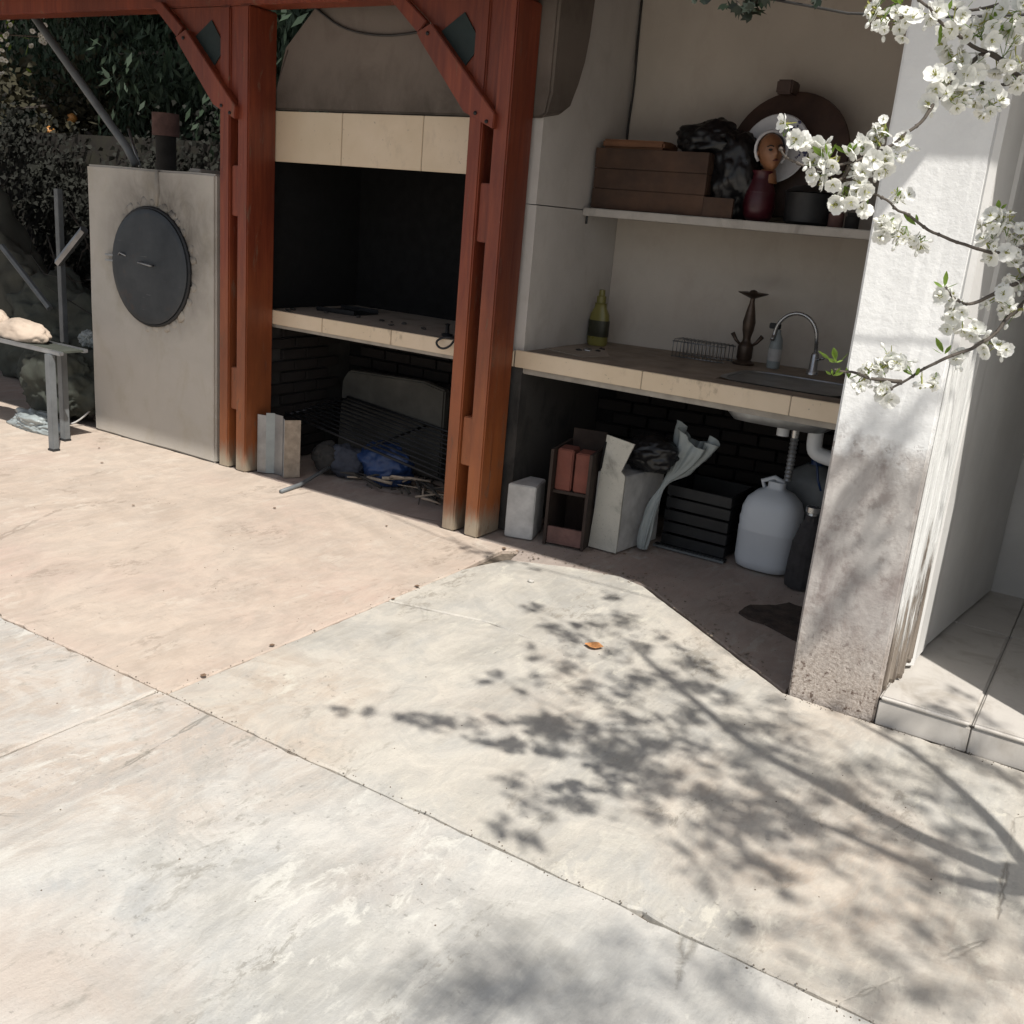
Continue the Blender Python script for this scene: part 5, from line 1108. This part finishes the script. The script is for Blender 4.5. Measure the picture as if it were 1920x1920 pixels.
o = MB().prism([(-1.26, 4.10), (-1.20, 4.06), (-1.10, 4.045), (-.98, 3.98), (-.87, 3.93), (-.86, 4.25), (-1.0, 4.36), (-1.12, 4.38), (-1.16, 4.30), (-1.25, 4.22)], -.0055, .006).build('sodden_mat', M['mat'], None, sub=3, disp=.005, dfreq=20); tag(o, 'dark rotten mat lying on the niche floor by the pier', 'mat')

# ---------------------------------------------------------------- cables, ivy, wires
o = MB().tube(smooth_pts([(-2.612, 5.18, 2.74), (-2.61, 5.182, 2.5), (-2.60, 5.178, 2.3), (-2.612, 5.182, 2.12), (-2.608, 5.18, 1.98)], 2), .006, 6).build('black_cable', M['cable'], None, smooth=True); tag(o, 'thin black cable running down the niche corner to the shelf', 'cable')
o = MB().tube(smooth_pts([(-4.30, 4.28, 2.70), (-4.04, 4.29, 2.535), (-3.86, 4.29, 2.44), (-3.62, 4.29, 2.405), (-3.40, 4.29, 2.415), (-3.2, 4.29, 2.45), (-3.0, 4.28, 2.53)], 2), .006, 6).build('sagging_cable', M['cable'], None, smooth=True); tag(o, 'brown cable sagging in a curve in front of the hood', 'cable')
o = MB().tube([(-1.20, 3.02, 2.262), (-.90, 3.05, 2.21), (-.62, 3.08, 2.20), (.4, 3.1, 2.22)], .004, 6).build('clothes_line', M['cable'], None, smooth=True); tag(o, 'thin line strung behind the blossom in front of the pier', 'line')
o = MB().tube([(-2.6, 3.2, 2.62), (-1.55, 3.04, 2.32), (-1.20, 3.02, 2.262)], .004, 6).build('clothes_line', M['cable'], None, smooth=True); tag(o, 'thin line rising from the blossom towards the pergola', 'line')
def ivy_leaf(m, p, f, s_):
    q = f.to_track_quat('Z', 'Y').to_matrix() @ rz(random.uniform(0, 360))
    out = [(0, 0), (.35, -.45), (.5, -.2), (.95, -.25), (.75, .1), (1.25, .0 + .0), (.8, .3), (.9, .55), (.45, .4), (.3, .6), (0, .25)]
    m.add([p + q @ (Vector((x, y, .12 * x * x)) * s_) for x, y in out], [tuple(range(11))])
iv = thing('ivy_spray', 'dark ivy leaves hanging at the top edge in front of the niche', 'ivy', (-1.30, 3.02, 2.75))
IS = [(-1.40, 3.0, 2.62), (-1.38, 3.0, 2.4), (-1.36, 3.0, 2.28), (-1.33, 2.99, 2.24)]
MB().tube(smooth_pts(IS, 2), .003, 5).build('stem', M['twig'], iv, smooth=True)
MB().tube(smooth_pts([(-1.38, 3.0, 2.5), (-1.25, 3.0, 2.3), (-1.19, 3.0, 2.21)], 2), .003, 5).build('stem', M['twig'], iv, smooth=True)
MB().tube(smooth_pts([(-1.25, 3.0, 2.5), (-1.12, 3.0, 2.32), (-1.08, 3.0, 2.25)], 2), .003, 5).build('stem', M['twig'], iv, smooth=True)
ivr = random.Random(5)
for (x, y, z, r_, n) in ((-1.36, 2.99, 2.27, .035, 9), (-1.31, 2.99, 2.24, .02, 3), (-1.20, 2.99, 2.22, .04, 10), (-1.14, 2.99, 2.235, .035, 7), (-1.17, 2.99, 2.195, .02, 3), (-1.09, 2.99, 2.26, .03, 5), (-1.22, 2.99, 2.27, .05, 7), (-.96, 3.0, 2.235, .015, 2), (-1.0, 3.0, 2.26, .015, 2)):
    for k in range(n):
        m = MB(); p = Vector((x + ivr.gauss(0, r_ * .6), y + ivr.gauss(0, r_ * .5), z + abs(ivr.gauss(0, r_ * .7)) - .01))
        ivy_leaf(m, Vector((0, 0, 0)), Vector((ivr.gauss(0, .5), -1, ivr.gauss(0, .5) + .2)).normalized(), ivr.uniform(.026, .042))
        q = link('leaf', m.mesh('leaf', M['ivy']), iv); q.location = p - origin(iv)

# ---------------------------------------------------------------- litter
def dry_leaf(loc, s_, mat, lab, group=None, name='dead_leaf'):
    m = MB(); vs = []
    for i in range(7):
        for j in range(3):
            u = i / 6; w = math.sin(math.pi * min(1, u * .95 + .03)) * .42
            vs.append(Vector((u - .5, (j - 1) * w, .22 * abs(j - 1) * w + .25 * (u - .5) ** 2 + random.uniform(-.03, .03))) * s_)
    m.add(vs, [(i * 3 + j, i * 3 + j + 1, i * 3 + j + 4, i * 3 + j + 3) for i in range(6) for j in range(2)])
    o = m.build(name, mat); o.location = (loc[0], loc[1], .006); o.rotation_euler = (0, 0, random.uniform(0, 6.28))
    tag(o, lab, 'leaf', group)
dry_leaf((-1.565, 3.305), .075, M['dead_leaf'], 'curled orange dead leaf on the cream slab in the branch shadow')
for p in ((-2.47, 2.47), (-2.46, 2.14), (-2.44, 3.14), (-2.46, 3.33), (-2.47, 4.05), (-1.78, 4.24), (-2.40, 4.06), (-2.03, 4.38), (-1.99, 4.43), (-3.1, 3.9), (-3.7, 3.7), (-5.0, 3.6), (-5.3, 3.8), (-4.2, 3.2)):
    dry_leaf(p, random.uniform(.016, .03), M['brown_leaf'], 'tiny shrivelled brown leaf scrap ' + ('caught in the joint beside the pink slab' if abs(p[0] + 2.46) < .08 else 'on the shaded floor by the niche' if p[0] > -2.45 else 'lying out on the pink slab'), 'brown leaf scraps ' + ('in the joint' if abs(p[0] + 2.46) < .08 else 'by the niche' if p[0] > -2.45 else 'on the pink slab'))
o = MB().blob((-2.13, 3.75, .006), .012, 3, .4, 2, (1.3, 1, .6)).build('pebble', M['pebble'], None, smooth=True); tag(o, 'single white pebble on the cream slab near its back edge', 'pebble')
gr = MB()
for k in range(900):
    w = random.random()
    if w < .4: x, y = random.uniform(-5.5, 1.2), 1.978 + random.gauss(0, .012)
    elif w < .46: x, y = -2.46 + random.gauss(0, .012), random.uniform(2.0, 4.0)
    elif w < .72: x, y = random.uniform(-2.4, -.9), random.uniform(4.1, 4.6)
    elif w < .85: x, y = random.uniform(-.83, .2), 3.43 + random.gauss(0, .015)
    else: x, y = random.uniform(-5.5, 0), random.uniform(.8, 4.2)
    if x > -.85 and y > 3.44: y = 3.42
    r_ = random.uniform(.001, .0028)
    gr.blob((x, y, r_ * .4), r_, k, .3, 1, (1, 1, .7))
rb = MB()
for k in range(120):
    t_ = random.random()
    x = -2.42 + 1.55 * t_; y = 4.06 + .1 * math.sin(t_ * 3) + random.gauss(0, .035) if x < -1.75 else 4.10 - (x + 1.72) * .745 + abs(random.gauss(0, .05))
    r_ = random.uniform(.002, .006)
    rb.blob((x, y, r_ * .2), r_, k, .6, 1, (1.3, 1, .5))
rb = rb.build('rubble', M['soil']); tag(rb, 'earthy crumbs of broken concrete along the worn slab edge', 'rubble', kind='stuff')
gr = gr.build('grit', M['grit']); tag(gr, 'loose dark grit gathered along the paving joints', 'grit', kind='stuff')

# ---------------------------------------------------------------- the left corner: bench, cushions, rag pile, bars
d = thing('metal_bench', 'low grey metal frame table with a pale lit leg left of the oven', 'table', (-6.0, 3.75, 0))
MB().box(-7.2, -5.32, 3.57, 3.60, .585, .607).build('top_rail', M['galv'], d, bevel=.003)
MB().box(-7.2, -5.36, 3.76, 3.79, .585, .607).build('top_rail', M['galv'], d, bevel=.003)
MB().box(-7.2, -5.36, 3.602, 3.758, .592, .604).build('table_top', M['olive_cloth'], d)
for x, y in ((-5.42, 3.575), (-5.60, 3.775), (-7.1, 3.575), (-7.1, 3.775)):
    q = MB().box(x - .024, x + .024, y - .02, y + .02, .012, .584).build('leg', M['grey_steel'], d, bevel=.003)
    MB().box(x - .027, x + .027, y - .023, y + .023, 0, .012).build('foot', M['rubber'], q)
o = MB().bag((-5.86, 3.69, .635), .20, 12, (1.25, .45, .48), .608, .16, .07).build('tan_cushion', M['tan_cloth'], None, smooth=True); tag(o, 'crumpled tan cushion lying on the metal bench', 'cushion')
MB().bag((-6.22, 3.70, .67), .17, 15, (1.2, .45, .5), .608, .16, .07).build('tan_cushion', M['tan_cloth'], None, smooth=True)
tag(bpy.data.objects['tan_cushion.001'], 'second tan cushion partly cut off by the left frame edge', 'cushion')
o = MB().bag((-6.15, 4.15, .24), .30, 17, (1.2, .7, .9), .001, .3, .25).build('olive_sack', M['olive_cloth'], None, smooth=True); tag(o, 'dark olive sack heaped under the metal bench', 'sack')
o = MB().bag((-5.95, 3.82, .04), .16, 22, (1.5, .6, .5), .001, .3, .3).build('grey_rag', M['clear_bag'], None, smooth=True); tag(o, 'pale blue-grey rag on the ground under the bench', 'rag')
o = MB().bag((-6.10, 4.32, .54), .075, 25, (1.1, .7, .8), None, .3, .3).build('white_rag', M['clear_bag'], None, smooth=True); tag(o, 'scrunched white rag hanging left of the oven', 'rag')
o = MB().tube([(-6.02, 4.33, .57), (-6.0, 4.6, .9), (-5.98, 4.9, 1.2)], .004, 5).build('rag_string', M['cable'], None, smooth=True); tag(o, 'thin string holding the scrunched rag', 'string')
o = MB().tube(smooth_pts([(-5.80, 4.24, .25), (-5.83, 4.16, .14), (-5.88, 4.06, .03), (-5.93, 3.98, .008)], 2), .006, 6).build('pale_cable', M['grey_cable'], None, smooth=True); tag(o, 'pale cable curling to the ground at the oven corner', 'cable')
d = thing('steel_frame', 'old grey steel frame with a crooked brace standing behind the bench', 'frame', (-6.9, 4.7, 0))
MB().box(-6.87, -6.82, 4.62, 4.66, 0, 1.5).build('upright', M['grey_steel'], d, bevel=.003)
MB().box(-8.6, -8.55, 4.62, 4.66, 0, 1.5).build('upright', M['grey_steel'], d, bevel=.003)
MB().tube([(-7.50, 4.59, 1.04), (-6.93, 4.59, .64)], .024, 6).build('brace', M['grey_steel'], d)
MB().tube([(-6.82, 4.60, .98), (-6.50, 4.60, 1.24)], .030, 6).build('brace', M['galv'], d)
o = MB().tube([(-6.85, 4.40, 2.72), (-6.69, 4.4, 2.60), (-5.78, 4.42, 1.80), (-5.70, 4.42, 1.70)], .026, 8).build('slanting_pole', M['grey_steel'], None, smooth=True); tag(o, 'long grey steel pole slanting from the beam down to the oven', 'pole')
o = MB().tube([(-5.93, 4.55, 1.92), (-5.76, 4.5, 1.69)], .010, 6).build('thin_rod', M['galv'], None, smooth=True); tag(o, 'thin pale rod leaning beside the slanting pole', 'rod')
o = MB().blob((-9.3, 5.2, .5), 1.1, 61, .25, 4, (.95, .5, 1.05), 1.3, flat=0).build('cement_heap', M['mossy_rock'], None, smooth=True, sub=0, disp=.02); tag(o, 'pale mossy hump of old cement at the far left', 'heap')
gw = thing('garden_wall', 'dark mossy rendered garden wall behind the bench', 'wall', (-9, 6.0, 0))
MB().box(-16, -4.6, 5.9, 6.1, 0, 1.95).build('wall_face', M['dark_wall'], gw, sub=3, disp=.02, dfreq=2)
for k in range(15):
    o = MB().tube([(random.uniform(-7, -5.9), random.uniform(4.2, 5.2), .01), (random.uniform(-7, -5.9), random.uniform(4.2, 5.2), random.uniform(.02, .3))], random.uniform(.006, .016), 6).build('scrap_stick', M['ash' if k % 2 else 'stick'], None, smooth=True)
    tag(o, ('charred' if k % 2 else 'pale weathered') + ' scrap stick lying in the shadow left of the oven', 'stick', ('charred' if k % 2 else 'pale') + ' scrap sticks beside the oven')

# tangle of dry branches and a dark tarpaulin against the garden wall
dt = thing('dry_brush', 'tangle of dry dark twigs heaped against the garden wall at the far left', 'branches', (-7.6, 5.0, 0))
for k in range(90):
    a = Vector((random.uniform(-9.2, -6.3), random.uniform(4.75, 5.7), random.uniform(0, .9)))
    d_ = Vector((random.gauss(0, 1), random.gauss(0, .5), random.gauss(.3, .8))).normalized() * random.uniform(.25, .9)
    r_ = random.uniform(.004, .013)
    p = [a, a + d_ * .5 + Vector((random.gauss(0, .05), random.gauss(0, .05), random.gauss(0, .05))), a + d_]
    for q in p: q.z = max(q.z, .01)
    MB().tube(p, [r_, r_ * .8, r_ * .4], 5).build('branch', M['ash' if k % 3 else 'dark_bark'], dt, smooth=True)
o = MB().bag((-7.2, 4.95, .30), .55, 51, (1.5, .6, .9), .001, .35, .3).build('dark_tarpaulin', M['olive_cloth'], None, smooth=True); tag(o, 'dark crumpled tarpaulin heaped behind the bench', 'tarpaulin')
o = MB().bag((-8.4, 5.1, .45), .6, 57, (1.2, .6, 1.1), .001, .35, .25).build('mossy_sack', M['mossy_rock'], None, smooth=True); tag(o, 'mossy grey heap of sacking beside the dark tarpaulin', 'heap')

iw = thing('wall_ivy', 'dark ragged ivy climbing over the garden wall at the left', 'ivy', (-8, 5.8, 0))
im = MB(); ir = random.Random(77)
cl_ = [(ir.uniform(-11.5, -5.4), ir.uniform(.2, 2.05), ir.uniform(.12, .42)) for _ in range(46)]
for i in range(17000):
    x, z, r_ = ir.choice(cl_)
    p = Vector((x + ir.gauss(0, r_), 5.86 - abs(ir.gauss(0, .09)), z + ir.gauss(0, r_ * .8)))
    if p.z < .02 or p.z > 2.25: continue
    d = Vector((ir.gauss(0, .6), -.35 + ir.gauss(0, .3), -.6 + ir.gauss(0, .5))).normalized(); s2 = d.cross(Vector((ir.gauss(0, 1), ir.gauss(0, 1), ir.gauss(0, 1)))).normalized()
    L = ir.uniform(.03, .065)
    im.add([p, p + d * L * .25 + s2 * L * .42, p + d * L * .6 + s2 * L * .22, p + d * L, p + d * L * .6 - s2 * L * .22, p + d * L * .25 - s2 * L * .42], [(0, 1, 2, 3, 4, 5)])
im.build('foliage', M['wall_ivy'], iw)['kind'] = 'stuff'

# trees behind
def tree_at(x, y, h, cr, mat, lab, leafL, n, seed, cat='tree', name='evergreen_tree', droop=.9, z0=1.0, group=None, fruit=0):
    rr = random.Random(seed)
    t = thing(name, lab, cat, (x, y, 0), group)
    MB().tube([(x, y, -.05), (x + .05, y, h * .3), (x - .04, y + .05, h * .6), (x, y, h * .95)], [.11, .09, .06, .02], 8).build('trunk', M['dark_bark'], t, smooth=True)
    for k in range(7):
        a = rr.uniform(0, 6.28); zb = rr.uniform(z0, h * .8)
        MB().tube([(x, y, zb), (x + cr * .5 * math.cos(a), y + cr * .5 * math.sin(a), zb + .25), (x + cr * .85 * math.cos(a), y + cr * .85 * math.sin(a), zb + .2)], [.03, .02, .008], 6).build('limb', M['dark_bark'], t, smooth=True)
    m = MB(); clumps = []
    for k in range(int(34 * cr * h / 3)):
        a = rr.uniform(0, 6.28); u = rr.random() ** .5; z = z0 + (h - z0) * rr.random()
        w = cr * u * (1 - .5 * abs((z - z0) / (h - z0) - .4))
        clumps.append((Vector((x + w * math.cos(a), y + w * math.sin(a), z)), rr.uniform(.10, .26)))
    for i in range(n):
        c, r_ = rr.choice(clumps)
        p = c + Vector((rr.gauss(0, 1), rr.gauss(0, 1), rr.gauss(0, 1))) * r_
        d = Vector((rr.gauss(0, .5), rr.gauss(0, .5), -droop + rr.gauss(0, .5))).normalized()
        s_ = d.cross(Vector((rr.gauss(0, 1), rr.gauss(0, 1), rr.gauss(0, 1)))).normalized()
        L = leafL * rr.uniform(.6, 1.3); W = L * .14 if droop > .5 else L * .3
        m.add([p, p + d * L * .5 + s_ * W, p + d * L + s_ * 0, p + d * L * .5 - s_ * W], [(0, 1, 2, 3)])
    m.build('crown', mat, t)['kind'] = 'stuff'
    for k in range(fruit):
        c, r_ = rr.choice(clumps)
        q = link('orange_fruit', MB().blob((0, 0, 0), .05, k, .2, 2).mesh('orange_fruit', M['orange_flower'], smooth=True), t)
        q.location = c + Vector((rr.uniform(-1, 1) * r_, -r_ * 1.4, rr.uniform(-1, 1) * r_)) - origin(t)
tree_at(-6.3, 7.0, 4.6, 1.1, M['evergreen'], 'dark evergreen tree with drooping leaves directly behind the oven', .13, 15000, 1, z0=.9)
tree_at(-8.0, 7.2, 4.4, 1.1, M['evergreen'], 'dark evergreen tree seen behind the slanting pole', .12, 14000, 2, z0=1.0)
tree_at(-4.9, 6.9, 4.8, 1.0, M['evergreen'], 'dark evergreen tree showing between the left post and the hood', .13, 12000, 3, z0=1.0)
tree_at(-10.0, 7.4, 4.2, 1.2, M['evergreen'], 'dark leafy tree at the far left behind the mossy wall', .11, 14000, 4, z0=1.2)
tree_at(-9.4, 6.6, 2.5, .8, M['olive_leaf'], 'brownish shrub with a few orange fruits above the garden wall', .08, 7000, 5, 'shrub', 'fruit_shrub', .2, 1.3, fruit=9)
tree_at(-12.2, 8.4, 4.6, 1.5, M['evergreen'], 'broad dark tree farthest left beyond the garden wall', .12, 14000, 6, z0=.8)
tree_at(-7.4, 9.2, 5.0, 1.6, M['evergreen'], 'broad dark tree in the back row beyond the garden wall', .13, 14000, 8, z0=.6)
nr = MB().box(-15, -4.2, 5.15, 10.5, 4.75, 4.85).build('tree_shade_slab', M['roof_wood'], None); tag(nr, 'unseen slab added above the evergreen trees to shade them', 'roof')  # added out of view to keep the trees below it dark
hb = MB(); hb.box(-20, -2, 10.6, 10.9, 0, 4.74)
hb = hb.build('boundary_wall', M['dark_wall'], None); tag(hb, 'tall dark boundary wall hidden behind the trees', 'wall')
# white blossom sprays low on the far side
wb = thing('jasmine_spray', 'few white blossoms and pale leaves hanging under the beam at the far left', 'shrub', (-7.9, 5.0, 2.6))
wr = random.Random(9)
for (x, y, z, r_, n) in ((-7.48, 5.0, 2.62, .06, 9), (-8.0, 5.0, 2.62, .10, 9), (-8.05, 5.0, 2.42, .06, 5), (-7.50, 5.0, 2.52, .05, 5)):
    for k in range(n):
        o = link('blossom', wr.choice(BM), wb); o.location = Vector((x + wr.gauss(0, r_), y, z + wr.gauss(0, r_))) - origin(wb); o.scale = (1.5,) * 3
        o.rotation_euler = (R(90 + wr.gauss(0, 25)), 0, R(35 + wr.gauss(0, 30)))
for k in range(26):
    o = link('leaf', wr.choice(LM), wb); o.location = Vector((-8.0 + wr.gauss(0, .16), 5.02, 2.55 + wr.gauss(0, .12))) - origin(wb); o.scale = (3.2,) * 3
    o.rotation_euler = (wr.uniform(0, 6), wr.uniform(0, 6), wr.uniform(0, 6))
MB().tube([(-8.3, 5.02, 2.7), (-8.0, 5.02, 2.6), (-7.5, 5.02, 2.58)], .006, 5).build('stem', M['twig'], wb, smooth=True)
